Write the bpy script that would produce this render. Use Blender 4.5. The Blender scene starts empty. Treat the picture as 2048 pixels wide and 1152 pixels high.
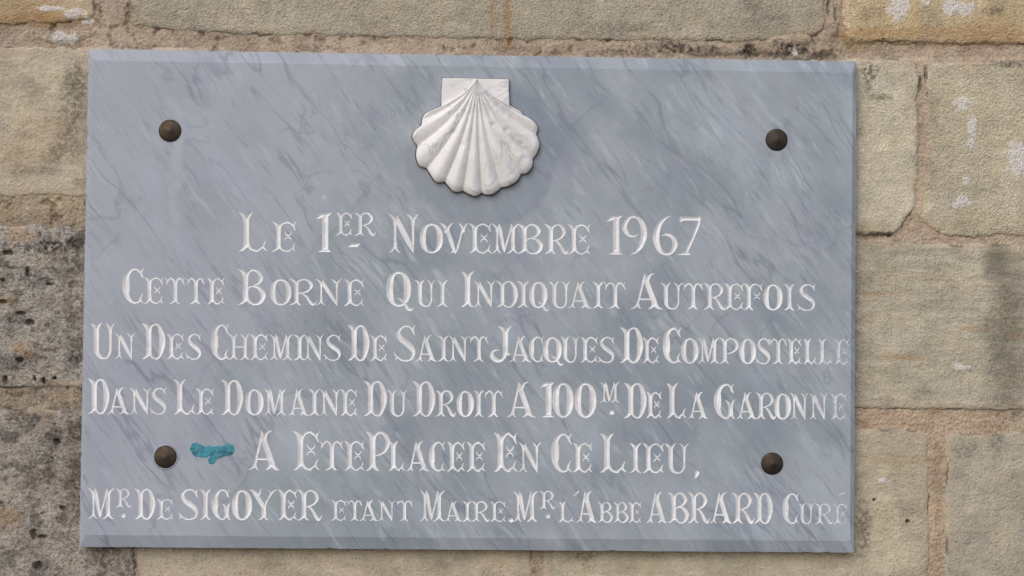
import bpy, math
import numpy as np
from mathutils import Matrix, Vector
from mathutils.geometry import delaunay_2d_cdt

C = bpy.context.scene
COL = C.collection

# ------------------------------------------------------------------ camera
# metres; the wall face is the plane y = 0, the camera looks towards +y
S = 0.0006                       # size of one reading unit on the plaque
TH = 0.022                       # the plaque's front face stands this far off the wall
FMM = 75.0


def solve_pose():
    obs = np.array([(176, 97), (1714, 122), (1709, 1106), (158, 1094)], float)
    W = 1545 * S
    f = FMM / 36 * 2048

    def rot(pi, ya, ro):
        c, s = math.cos, math.sin
        Rz = np.array([[c(ya), -s(ya), 0], [s(ya), c(ya), 0], [0, 0, 1]])
        Rx = np.array([[1, 0, 0], [0, c(pi), -s(pi)], [0, s(pi), c(pi)]])
        Ry = np.array([[c(ro), 0, s(ro)], [0, 1, 0], [-s(ro), 0, c(ro)]])
        return Rz @ Rx @ Ry

    def proj(p):
        H = p[6]
        P = np.array([(-W / 2, 0, H / 2), (W / 2, 0, H / 2), (W / 2, 0, -H / 2), (-W / 2, 0, -H / 2)])
        c = (P - np.array([p[0], -p[1], p[2]])) @ rot(*p[3:6])
        return np.c_[1024 + f * c[:, 0] / c[:, 1], 576 - f * c[:, 2] / c[:, 1]]
    p = np.array([0, f * S, 0, 0, 0, 0, 990 * S])
    for _ in range(40):
        r = (proj(p) - obs).ravel()
        J = np.zeros((8, 7))
        for k in range(7):
            q = p.copy(); q[k] += 1e-6
            J[:, k] = ((proj(q) - obs).ravel() - r) / 1e-6
        p = p - np.linalg.lstsq(J, r, rcond=None)[0]
    return p, rot(*p[3:6]), W, f


POSE, R, PW, FPX = solve_pose()
PH = POSE[6]
CAM = np.array([POSE[0], -POSE[1] - TH, POSE[2]])
cam = bpy.data.cameras.new('camera')
cam.lens = FMM
cam.sensor_width = 36
cam.clip_end = 200
camo = bpy.data.objects.new('camera', cam)
COL.objects.link(camo)
M = Matrix.Identity(4)
for i in range(3):
    M[i][0] = R[i, 0]; M[i][1] = R[i, 2]; M[i][2] = -R[i, 1]; M[i][3] = CAM[i]
camo.matrix_world = M
C.camera = camo

# ------------------------------------------------------------------ world, sun, exposure
SUN_EL, SUN_AZ = math.radians(36), math.radians(-26)   # high, in front of the wall and to its left
world = bpy.data.worlds.new('World')
C.world = world
world.use_nodes = True
wn = world.node_tree
wn.nodes.clear()
sky = wn.nodes.new('ShaderNodeTexSky')
sky.sky_type = 'NISHITA'
sky.sun_disc = False
sky.sun_elevation = SUN_EL
sky.sun_rotation = math.radians(180) + SUN_AZ * -1
sky.air_density = 1.0
sky.dust_density = 3.0
bg = wn.nodes.new('ShaderNodeBackground')
bg.inputs['Strength'].default_value = 0.135
wo = wn.nodes.new('ShaderNodeOutputWorld')
wn.links.new(sky.outputs[0], bg.inputs[0])
wn.links.new(bg.outputs[0], wo.inputs[0])

sl = bpy.data.lights.new('sun', 'SUN')
sl.energy = 1.25
sl.angle = math.radians(105)
sl.color = (1.0, 0.985, 0.965)
so = bpy.data.objects.new('sun', sl)
COL.objects.link(so)
d = Vector((math.sin(SUN_AZ) * math.cos(SUN_EL), -math.cos(SUN_AZ) * math.cos(SUN_EL), math.sin(SUN_EL)))
so.rotation_euler = d.to_track_quat('Z', 'Y').to_euler()

vs = C.view_settings
vs.view_transform = 'Standard'
vs.look = 'None'
vs.gamma = 1
vs.exposure = 0.06
vs.use_curve_mapping = False


# ------------------------------------------------------------------ helpers
def unproj(px, py, Y):
    """points of the plane y = Y seen at the given photo coordinates (2048 x 1152)"""
    px = np.asarray(px, float); py = np.asarray(py, float)
    dcam = np.stack([(px - 1024) / FPX, np.ones_like(px), -(py - 576) / FPX], -1)
    dw = dcam @ R.T
    t = (Y - CAM[1]) / dw[..., 1]
    return CAM + dw * t[..., None]


def hexlin(r, g, b):
    v = np.array([r, g, b], float) / 255
    return np.where(v <= .04045, v / 12.92, ((v + .055) / 1.055) ** 2.4)


def sstep(a, b, x):
    t = np.clip((x - a) / (b - a), 0, 1)
    return t * t * (3 - 2 * t)


def _hash(ix, iy, seed):
    h = (ix.astype(np.int64) * 374761393 + iy.astype(np.int64) * 668265263 + seed * 1442695041) & 0xffffffff
    h = ((h ^ (h >> 13)) * 1274126177) & 0xffffffff
    h = ((h ^ (h >> 16)) * 2246822519) & 0xffffffff
    return (h ^ (h >> 15)) & 0xffffffff


def pn(x, y, seed=0):
    """gradient noise, about -1..1"""
    x = np.asarray(x, float); y = np.asarray(y, float)
    ix = np.floor(x); iy = np.floor(y)
    fx = x - ix; fy = y - iy
    ux = fx * fx * fx * (fx * (fx * 6 - 15) + 10); uy = fy * fy * fy * (fy * (fy * 6 - 15) + 10)

    def g(dx, dy):
        a = _hash(ix + dx, iy + dy, seed) * (2 * math.pi / 4294967296.0)
        return np.cos(a) * (fx - dx) + np.sin(a) * (fy - dy)
    n0 = g(0, 0) * (1 - ux) + g(1, 0) * ux
    n1 = g(0, 1) * (1 - ux) + g(1, 1) * ux
    return (n0 * (1 - uy) + n1 * uy) * 1.5


def fbm(x, y, size, octv=4, seed=0, gain=.5):
    s = 0; a = 1.0; f = 1.0 / size; n = 0
    for k in range(octv):
        s = s + a * pn(x * f + 17.3 * k, y * f - 9.1 * k, seed + k * 13)
        n += a; a *= gain; f *= 2.03
    return s / n * 1.4


def mesh_from(name, V, F, smooth=True):
    """V (n,3) array, F list of index tuples or (m,k) array"""
    me = bpy.data.meshes.new(name)
    V = np.asarray(V, np.float32)
    if isinstance(F, np.ndarray):
        m, k = F.shape
        loops = F.ravel().astype(np.int32)
        starts = (np.arange(m) * k).astype(np.int32)
    else:
        loops = np.array([i for f in F for i in f], np.int32)
        lens = np.array([len(f) for f in F], np.int32)
        starts = np.concatenate([[0], np.cumsum(lens)[:-1]]).astype(np.int32)
        m = len(F)
    me.vertices.add(len(V)); me.vertices.foreach_set('co', V.ravel())
    me.loops.add(len(loops)); me.loops.foreach_set('vertex_index', loops)
    me.polygons.add(m); me.polygons.foreach_set('loop_start', starts)
    me.update(calc_edges=True)
    me.validate()
    me.polygons.foreach_set('use_smooth', np.full(len(me.polygons), smooth, bool))
    return me


def link(name, me, mat, parent=None, origin=(0, 0, 0)):
    o = bpy.data.objects.new(name, me)
    COL.objects.link(o)
    if mat:
        me.materials.append(mat)
    if parent:
        o.parent = parent
    o.location = origin
    return o


def empty(name, loc, label, cat, group=None):
    o = bpy.data.objects.new(name, None)
    o.empty_display_size = .05
    COL.objects.link(o)
    o.location = loc
    o['label'] = label; o['category'] = cat
    if group:
        o['group'] = group
    return o


# ------------------------------------------------------------------ materials
class NT:
    def __init__(s, name):
        s.m = bpy.data.materials.new(name); s.m.use_nodes = True
        s.t = s.m.node_tree
        s.b = s.t.nodes['Principled BSDF']

    def n(s, typ, **kw):
        q = s.t.nodes.new(typ)
        for k, v in kw.items():
            setattr(q, k, v)
        return q

    def put(s, sock, v):
        if isinstance(v, bpy.types.NodeSocket):
            s.t.links.new(v, sock)
        else:
            sock.default_value = v

    def math(s, op, a, b=0.0, c=0.0, clamp=False):
        q = s.n('ShaderNodeMath', operation=op, use_clamp=clamp)
        s.put(q.inputs[0], a); s.put(q.inputs[1], b); s.put(q.inputs[2], c)
        return q.outputs[0]

    def noise(s, vec, scale, detail=4.0, rough=.55, dist=0.0):
        q = s.n('ShaderNodeTexNoise')
        s.put(q.inputs['Vector'], vec); q.inputs['Scale'].default_value = scale
        q.inputs['Detail'].default_value = detail; q.inputs['Roughness'].default_value = rough
        q.inputs['Distortion'].default_value = dist
        return q.outputs['Fac']

    def map(s, v, a, b, c=0.0, d=1.0, smooth=True):
        q = s.n('ShaderNodeMapRange')
        q.interpolation_type = 'SMOOTHSTEP' if smooth else 'LINEAR'
        s.put(q.inputs[0], v)
        for i, x in enumerate((a, b, c, d)):
            q.inputs[1 + i].default_value = x
        return q.outputs[0]

    def mix(s, fac, a, b, mode='MIX'):
        q = s.n('ShaderNodeMix', data_type='RGBA', blend_type=mode)
        s.put(q.inputs[0], fac)
        s.put(q.inputs[6], a if isinstance(a, bpy.types.NodeSocket) else (*a, 1))
        s.put(q.inputs[7], b if isinstance(b, bpy.types.NodeSocket) else (*b, 1))
        return q.outputs[2]

    def bump(s, h, strength, dist, prev=None):
        q = s.n('ShaderNodeBump')
        q.inputs['Strength'].default_value = strength; q.inputs['Distance'].default_value = dist
        s.put(q.inputs['Height'], h)
        if prev:
            s.put(q.inputs['Normal'], prev)
        return q.outputs[0]

    def coord(s, which='Object'):
        return s.n('ShaderNodeTexCoord').outputs[which]

    def mapping(s, vec, loc=(0, 0, 0), rot=(0, 0, 0), sc=(1, 1, 1)):
        q = s.n('ShaderNodeMapping')
        s.put(q.inputs[0], vec)
        q.inputs[1].default_value = loc; q.inputs[2].default_value = rot; q.inputs[3].default_value = sc
        return q.outputs[0]


def lin(*c):
    return tuple(hexlin(*c))


def mat_stone(name, grain=1.0, grit=430):
    t = NT(name)
    a = t.n('ShaderNodeAttribute', attribute_name='stone_colour')
    v = t.coord()
    g1 = t.noise(v, 330, 3, .7)
    g2 = t.noise(v, 900, 2, .6)
    f = t.math('ADD', t.map(g1, .3, .7, -.17, .17, False), t.map(g2, .3, .7, -.15, .15, False))
    f = t.math('MULTIPLY', f, a.outputs['Alpha'])
    f = t.math('ADD', f, 1.0)
    vs_ = t.n('ShaderNodeTexVoronoi'); t.put(vs_.inputs['Vector'], v); vs_.inputs['Scale'].default_value = 260
    sp = t.n('ShaderNodeSeparateColor'); t.put(sp.inputs[0], vs_.outputs['Color'])
    f = t.math('SUBTRACT', f, t.math('MULTIPLY', t.math('MULTIPLY', t.map(vs_.outputs['Distance'], .12, .34, 1, 0), t.map(sp.outputs[0], .72, .9)), .42))
    f = t.math('ADD', f, t.math('MULTIPLY', t.math('MULTIPLY', t.map(vs_.outputs['Distance'], .1, .4, 1, 0), t.map(sp.outputs[1], .75, .95)), .22))
    rgb = t.n('ShaderNodeCombineColor')
    for i in range(3):
        t.put(rgb.inputs[i], f)
    col = t.mix(1.0, a.outputs['Color'], rgb.outputs[0], 'MULTIPLY')
    t.put(t.b.inputs['Base Color'], col)
    t.b.inputs['Roughness'].default_value = .95
    t.b.inputs['Specular IOR Level'].default_value = .15
    vo = t.n('ShaderNodeTexVoronoi'); t.put(vo.inputs['Vector'], v); vo.inputs['Scale'].default_value = grit
    h = t.math('ADD', t.math('MULTIPLY', g1, .45), t.math('MULTIPLY', g2, .35))
    h = t.math('ADD', h, t.math('MULTIPLY', vo.outputs['Distance'], -.45))
    t.put(t.b.inputs['Normal'], t.bump(t.math('MULTIPLY', h, a.outputs['Alpha']), .85 * grain, .0030))
    return t.m


def mat_marble():
    t = NT('grey_veined_marble')
    o = t.coord()
    # units: one hundredth of the old reading units; x right, y up along the face
    p = t.mapping(o, loc=(0, 0, 0), rot=(0, 0, 0), sc=(1 / S / 100,) * 3)
    wq = t.n('ShaderNodeTexNoise'); wq.inputs['Scale'].default_value = .55; wq.inputs['Detail'].default_value = 3
    t.put(wq.inputs['Vector'], p)
    off = t.n('ShaderNodeVectorMath', operation='SUBTRACT')
    t.put(off.inputs[0], wq.outputs['Color']); off.inputs[1].default_value = (.5, .5, .5)
    sc = t.n('ShaderNodeVectorMath', operation='SCALE'); t.put(sc.inputs[0], off.outputs[0]); sc.inputs['Scale'].default_value = .30
    ad = t.n('ShaderNodeVectorMath', operation='ADD'); t.put(ad.inputs[0], p); t.put(ad.inputs[1], sc.outputs[0])
    ang = math.radians(53)          # veins run down to the right
    rv = t.mapping(ad.outputs[0], rot=(0, ang * -1, 0))
    streak = lambda a, b, l=(0, 0, 0): t.mapping(rv, loc=l, sc=(a, 1, b))
    cloud = t.noise(p, .45, 4, .55)
    cloud2 = t.noise(streak(.45, 1.0, (3, 0, 7)), 1.0, 6, .6)
    fine = t.noise(streak(.55, 2.4, (11, 0, 2)), 2.2, 6, .65)
    hue = t.noise(t.mapping(p, loc=(4, 0, 9)), .9, 4, .6)
    base = t.mix(t.map(cloud, .34, .66), lin(133, 144, 155), lin(154, 163, 173))
    base = t.mix(t.map(hue, .45, .66, 0, .45), base, lin(144, 150, 166))
    base = t.mix(t.map(cloud2, .50, .72, 0, .65), base, lin(164, 174, 188))
    base = t.mix(t.map(cloud2, .50, .30, 0, .5), base, lin(116, 127, 143))
    base = t.mix(t.map(fine, .52, .74, 0, .6), base, lin(178, 188, 200))
    # left part is paler and faintly lilac
    sx = t.n('ShaderNodeSeparateXYZ'); t.put(sx.inputs[0], p)
    lf = t.math('ADD', t.math('MULTIPLY', sx.outputs[0], -.19), t.math('MULTIPLY', sx.outputs[2], .04))
    lf = t.math('ADD', lf, t.map(cloud, .3, .7, -.35, .35, False))
    base = t.mix(t.map(lf, .45, 1.45, 0, .62), base, lin(158, 164, 179))

    def ridge(n, w):
        return t.map(t.math('ABSOLUTE', t.math('SUBTRACT', n, .5)), 0, w, 1, 0)
    # thin long veins, broken up along their length
    v1 = ridge(t.noise(streak(.16, 1.1, (5, 0, 1)), 1.0, 5, .5, .05), .016)
    v2 = ridge(t.noise(streak(.17, 1.6, (1, 0, 9)), 1.5, 5, .52, .05), .024)
    msk = t.map(t.noise(streak(.5, .8, (8, 0, 8)), 1.0, 4, .55), .42, .60)
    msk2 = t.map(t.noise(streak(.5, .9, (2, 0, 5)), 1.2, 4, .55), .44, .62)
    base = t.mix(t.math('MULTIPLY', t.math('MULTIPLY', v1, msk), .48), base, lin(98, 106, 124))
    base = t.mix(t.math('MULTIPLY', t.math('MULTIPLY', v2, msk2), .4), base, lin(104, 111, 128))
    # fibrous dark flecks in patches
    brk = t.map(t.noise(streak(.34, 3.6, (4, 0, 4)), 2.2, 5, .6), .52, .70)
    msk3 = t.map(t.noise(streak(.5, .8, (6, 0, 3)), .8, 4, .55), .48, .64)
    base = t.mix(t.math('MULTIPLY', t.math('MULTIPLY', brk, msk3), .27), base, lin(100, 109, 127))
    brk2 = t.map(t.noise(streak(.6, 6.5, (7, 0, 1)), 2.4, 5, .6), .54, .70)
    msk4 = t.map(t.noise(streak(.5, .7, (9, 0, 6)), .7, 4, .55), .42, .60)
    base = t.mix(t.math('MULTIPLY', t.math('MULTIPLY', brk2, msk4), .34), base, lin(104, 112, 129))
    # a few wandering veins that cross the grain
    wv = t.math('MULTIPLY', ridge(t.noise(t.mapping(p, loc=(2, 0, 3)), .42, 5, .5, .3), .013), t.map(t.noise(p, .6, 3, .5), .47, .62))
    base = t.mix(t.math('MULTIPLY', wv, .3), base, lin(102, 110, 126))
    # lime runs below the two upper screws, and a rain-washed band under the shell
    for rx, z0, z1, wd, am in ((-5.97, 5.2, 8.2, .16, .34), (6.1, 6.6, 8.0, .14, .28), (.1, 5.4, 6.9, .5, .16)):
        q = t.math('ADD', t.math('SUBTRACT', sx.outputs[0], rx), t.map(t.noise(p, 1.6, 3, .5), .3, .7, -.12, .12, False))
        q = t.map(t.math('ABSOLUTE', q), wd * .3, wd, 1, 0)
        q = t.math('MULTIPLY', q, t.math('MULTIPLY', t.map(sx.outputs[2], z0, z1), t.map(sx.outputs[2], z1 + .25, z1)))
        base = t.mix(t.math('MULTIPLY', q, am), base, lin(176, 184, 194))
    grn = t.noise(p, 22, 3, .6)
    base = t.mix(t.map(grn, .3, .7, .10, 0), base, lin(96, 104, 120))
    # white crystal flecks
    vo = t.n('ShaderNodeTexVoronoi'); t.put(vo.inputs['Vector'], p); vo.inputs['Scale'].default_value = 1.1
    vo.inputs['Randomness'].default_value = 1
    fl = t.map(vo.outputs['Distance'], .035, .075, 1, 0)
    ms = t.n('ShaderNodeSeparateColor'); t.put(ms.inputs[0], vo.outputs['Color'])
    fl = t.math('MULTIPLY', fl, t.map(ms.outputs[0], .6, .8))
    base = t.mix(t.math('MULTIPLY', fl, .55), base, lin(196, 200, 210))
    # smooth darker stain left around the shell
    dx = t.math('DIVIDE', t.math('SUBTRACT', sx.outputs[0], .15), 1.52)
    dz = t.math('DIVIDE', t.math('SUBTRACT', sx.outputs[2], 8.1 - .25), 1.58)
    dd = t.math('SQRT', t.math('ADD', t.math('MULTIPLY', dx, dx), t.math('MULTIPLY', dz, dz)))
    dd = t.math('ADD', dd, t.map(t.noise(p, .9, 3, .5), .3, .7, -.16, .16, False))
    halo = t.map(dd, .92, 1.06, .40, 0)
    base = t.mix(halo, base, t.mix(t.map(cloud2, .3, .7), lin(106, 117, 136), lin(115, 126, 145)))
    t.put(t.b.inputs['Base Color'], base)
    t.put(t.b.inputs['Roughness'], t.map(cloud2, .3, .7, .36, .5, False))
    t.put(t.b.inputs['Normal'], t.bump(t.noise(p, 9, 5, .65), .12, .0006))
    t.b.inputs['Specular IOR Level'].default_value = .35
    return t.m


def mat_paint():
    t = NT('white_painted_carving')
    v = t.coord()
    n1 = t.noise(v, 60, 3, .6)
    n2 = t.noise(v, 380, 4, .7)
    col = t.mix(t.map(n1, .35, .65), lin(208, 210, 215), lin(224, 226, 231))
    col = t.mix(t.map(n2, .60, .72, 0, .5), col, lin(152, 149, 146))
    n3 = t.noise(v, 150, 4, .7)
    col = t.mix(t.map(n3, .62, .74, 0, .35), col, lin(168, 172, 180))
    # the paint has worn away towards the right-hand edge
    sx = t.n('ShaderNodeSeparateXYZ'); t.put(sx.inputs[0], v)
    w = t.math('ADD', t.math('MULTIPLY', t.math('SUBTRACT', sx.outputs[0], .375), 9.0), t.map(n3, .3, .7, -.5, .5, False))
    col = t.mix(t.map(w, 0, 1, 0, .58), col, lin(146, 154, 170))
    t.put(t.b.inputs['Base Color'], col)
    t.b.inputs['Roughness'].default_value = .8
    t.b.inputs['Specular IOR Level'].default_value = .2
    return t.m


def mat_shell():
    t = NT('white_marble')
    v = t.coord()
    n = t.noise(v, 17, 5, .6, .6)
    r = t.map(t.math('ABSOLUTE', t.math('SUBTRACT', n, .5)), 0, .025, 1, 0)
    m = t.map(t.noise(v, 18, 2, .5), .42, .58)
    col = t.mix(t.map(t.noise(v, 40, 3, .5), .35, .65), lin(212, 212, 214), lin(222, 222, 224))
    col = t.mix(t.math('MULTIPLY', t.math('MULTIPLY', r, m), .5), col, lin(158, 162, 174))
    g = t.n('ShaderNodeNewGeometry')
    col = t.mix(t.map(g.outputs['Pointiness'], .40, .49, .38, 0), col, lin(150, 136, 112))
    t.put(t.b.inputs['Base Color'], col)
    t.b.inputs['Roughness'].default_value = .75
    t.b.inputs['Specular IOR Level'].default_value = .15
    t.put(t.b.inputs['Normal'], t.bump(t.noise(v, 300, 3, .6), .25, .0008))
    return t.m


def mat_bronze():
    t = NT('dark_bronze')
    v = t.coord()
    col = t.mix(t.map(t.noise(v, 130, 3, .6), .35, .7), lin(52, 48, 44), lin(70, 62, 53))
    t.put(t.b.inputs['Base Color'], col)
    oi = t.n('ShaderNodeObjectInfo')
    col = t.mix(t.map(oi.outputs['Random'], 0, 1, 0, .35, False), col, lin(104, 84, 58))
    pat = t.map(t.noise(v, 70, 4, .65, .5), .46, .62, 0, .6)
    col = t.mix(pat, col, lin(52, 49, 46))
    t.put(t.b.inputs['Base Color'], col)
    t.b.inputs['Metallic'].default_value = .7
    t.put(t.b.inputs['Roughness'], t.map(t.noise(v, 200, 3, .6), .3, .7, .5, .66))
    return t.m


def mat_plain(name, c1, c2, scale, rough=.8):
    t = NT(name)
    v = t.coord()
    t.put(t.b.inputs['Base Color'], t.mix(t.map(t.noise(v, scale, 4, .65), .38, .62), c1, c2))
    t.b.inputs['Roughness'].default_value = rough
    t.b.inputs['Specular IOR Level'].default_value = .25
    return t.m


# ------------------------------------------------------------------ the stone wall
MORTAR = hexlin(180, 161, 141)
WALL = empty('stone_wall', (0, 0, -1.2), 'weathered wall of pale limestone blocks with pinkish mortar joints behind the plaque', 'wall')
WALL['kind'] = 'thing'
WOFF = np.array([0, 0, -1.2])
MS = mat_stone('limestone')
MM = mat_stone('lime_mortar', 1.35, 240)


def sd_poly(P, x, y):
    P = np.asarray(P, float)
    dmin = np.full(x.shape, 1e18); inside = np.zeros(x.shape, bool)
    n = len(P)
    for i in range(n):
        ax, ay = P[i]; bx, by = P[(i + 1) % n]
        ex, ey = bx - ax, by - ay
        wx, wy = x - ax, y - ay
        t = np.clip((wx * ex + wy * ey) / (ex * ex + ey * ey + 1e-12), 0, 1)
        dmin = np.minimum(dmin, (wx - ex * t) ** 2 + (wy - ey * t) ** 2)
        c = ((ay > y) != (by > y))
        with np.errstate(divide='ignore', invalid='ignore'):
            xx = ax + (y - ay) * ex / (ey if abs(ey) > 1e-12 else 1e-12)
        inside ^= c & (x < xx)
    return np.where(inside, -1, 1) * np.sqrt(dmin)


def rounded(P, rads):
    out = []
    n = len(P)
    P = [np.array(p, float) for p in P]
    for i in range(n):
        r = rads[i] if isinstance(rads, (list, tuple)) else rads
        p, a, b = P[i], P[i - 1], P[(i + 1) % n]
        u = (a - p) / np.linalg.norm(a - p); v = (b - p) / np.linalg.norm(b - p)
        for k in range(7):
            t = k / 6
            q = (1 - t) ** 2 * (p + u * r) + 2 * t * (1 - t) * p + t * t * (p + v * r)
            out.append(q)
    return out


def blob(x, y, cx, cy, rx, ry, seed=0, soft=.35, rough=.5, size=None):
    d = np.sqrt(((x - cx) / rx) ** 2 + ((y - cy) / ry) ** 2)
    d = d + rough * fbm(x, y, size or max(6, .8 * min(rx, ry)), 4, seed + 700)
    return sstep(1 + soft, 1 - soft, d)


WHITE = [(1795, 18, 20, 24), (1900, 12, 16, 20), (1922, 22, 18, 12), (1938, 14, 15, 10), (1850, 8, 8, 5), (1926, 208, 18, 11),
         (1943, 255, 9, 22), (1941, 287, 8, 8), (1930, 363, 8, 8), (1921, 404, 16, 14), (2036, 318, 22, 36), (1588, 107, 6, 6),
         (150, 28, 22, 10), (178, 42, 16, 6), (128, 78, 30, 13), (100, 18, 24, 5), (1762, 960, 8, 5), (1920, 735, 14, 6)]
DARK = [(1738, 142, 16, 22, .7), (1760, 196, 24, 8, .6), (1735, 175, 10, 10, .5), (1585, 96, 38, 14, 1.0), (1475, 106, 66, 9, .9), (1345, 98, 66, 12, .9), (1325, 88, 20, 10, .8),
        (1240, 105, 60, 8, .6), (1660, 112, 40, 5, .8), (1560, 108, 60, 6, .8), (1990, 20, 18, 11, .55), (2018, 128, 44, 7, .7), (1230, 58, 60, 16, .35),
        (1500, 10, 22, 24, .3), (146, 205, 26, 62, .5), (140, 285, 22, 34, .45), (112, 302, 12, 16, .5), (155, 165, 18, 30, .5), (100, 330, 16, 20, .35),
        (262, 25, 10, 26, .55), (196, 22, 8, 26, .55), (100, 494, 36, 13, 1.0), (146, 488, 20, 11, .95), (60, 560, 24, 16, .6),
        (150, 716, 16, 12, .85), (36, 640, 26, 8, .6), (30, 720, 60, 16, .55), (45, 838, 34, 22, .6), (150, 860, 20, 22, .75), (108, 870, 18, 18, .7),
        (80, 930, 30, 40, .5), (150, 960, 18, 60, .5), (1726, 1058, 14, 46, .6), (1990, 880, 16, 24, .5), (1930, 900, 26, 16, .4), (2004, 620, 34, 60, .3), (2020, 760, 50, 60, .28), (2010, 690, 40, 90, .22), (1725, 560, 26, 40, .25), (1730, 680, 22, 60, .22),  # among the stains, the shadow down the right end painted dark
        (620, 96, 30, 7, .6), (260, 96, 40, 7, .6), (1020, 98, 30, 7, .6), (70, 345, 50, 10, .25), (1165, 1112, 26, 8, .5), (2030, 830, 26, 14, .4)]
OCHRE = [(88, 40, 96, 14, .8), (60, 20, 60, 22, .45), (1900, 72, 160, 18, .6), (1720, 70, 50, 14, .55), (1780, 40, 70, 40, .25), (1985, 60, 70, 30, .35),
         (1014, 40, 7, 60, .85), (1020, 90, 5, 18, .8), (984, 30, 4, 50, .6), (1805, 714, 46, 6, .5), (1950, 657, 26, 7, .4), (1755, 588, 34, 6, .4),
         (2040, 672, 16, 6, .6), (1860, 548, 50, 7, .22), (1730, 460, 20, 10, .4), (1800, 920, 60, 12, .3), (60, 300, 70, 40, .25), (92, 250, 50, 20, .22),
         (8, 600, 20, 10, .5), (40, 695, 14, 10, .6), (40, 470, 30, 14, .45), (55, 705, 16, 12, .5), (20, 1035, 22, 22, .45), (45, 828, 6, 5, .9)]
REDBR = [(150, 600, 22, 50, .5), (128, 540, 14, 20, .4), (150, 900, 24, 70, .55), (140, 1040, 30, 70, .45), (232, 1128, 44, 30, .5), (60, 1090, 26, 30, .3), (90, 960, 40, 30, .3)]
PITS = [(18, 505, 9, 5), (42, 627, 10, 4), (60, 645, 8, 5), (115, 884, 6, 6), (76, 1132, 8, 8), (68, 1068, 6, 10), (84, 1073, 9, 3), (6, 603, 7, 4), (100, 568, 6, 2),
        (55, 545, 3, 9), (40, 720, 8, 4), (1852, 150, 3, 14), (1840, 170, 3, 16), (1657, 18, 3, 18), (1671, 30, 2, 12), (1815, 1043, 4, 3), (1779, 471, 4, 3), (1748, 1000, 3, 3),
        (6, 560, 5, 3), (110, 756, 4, 3), (88, 762, 3, 6), (70, 758, 3, 5), (12, 760, 4, 8), (125, 1016, 6, 4), (1500, 100, 10, 12)]


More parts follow.
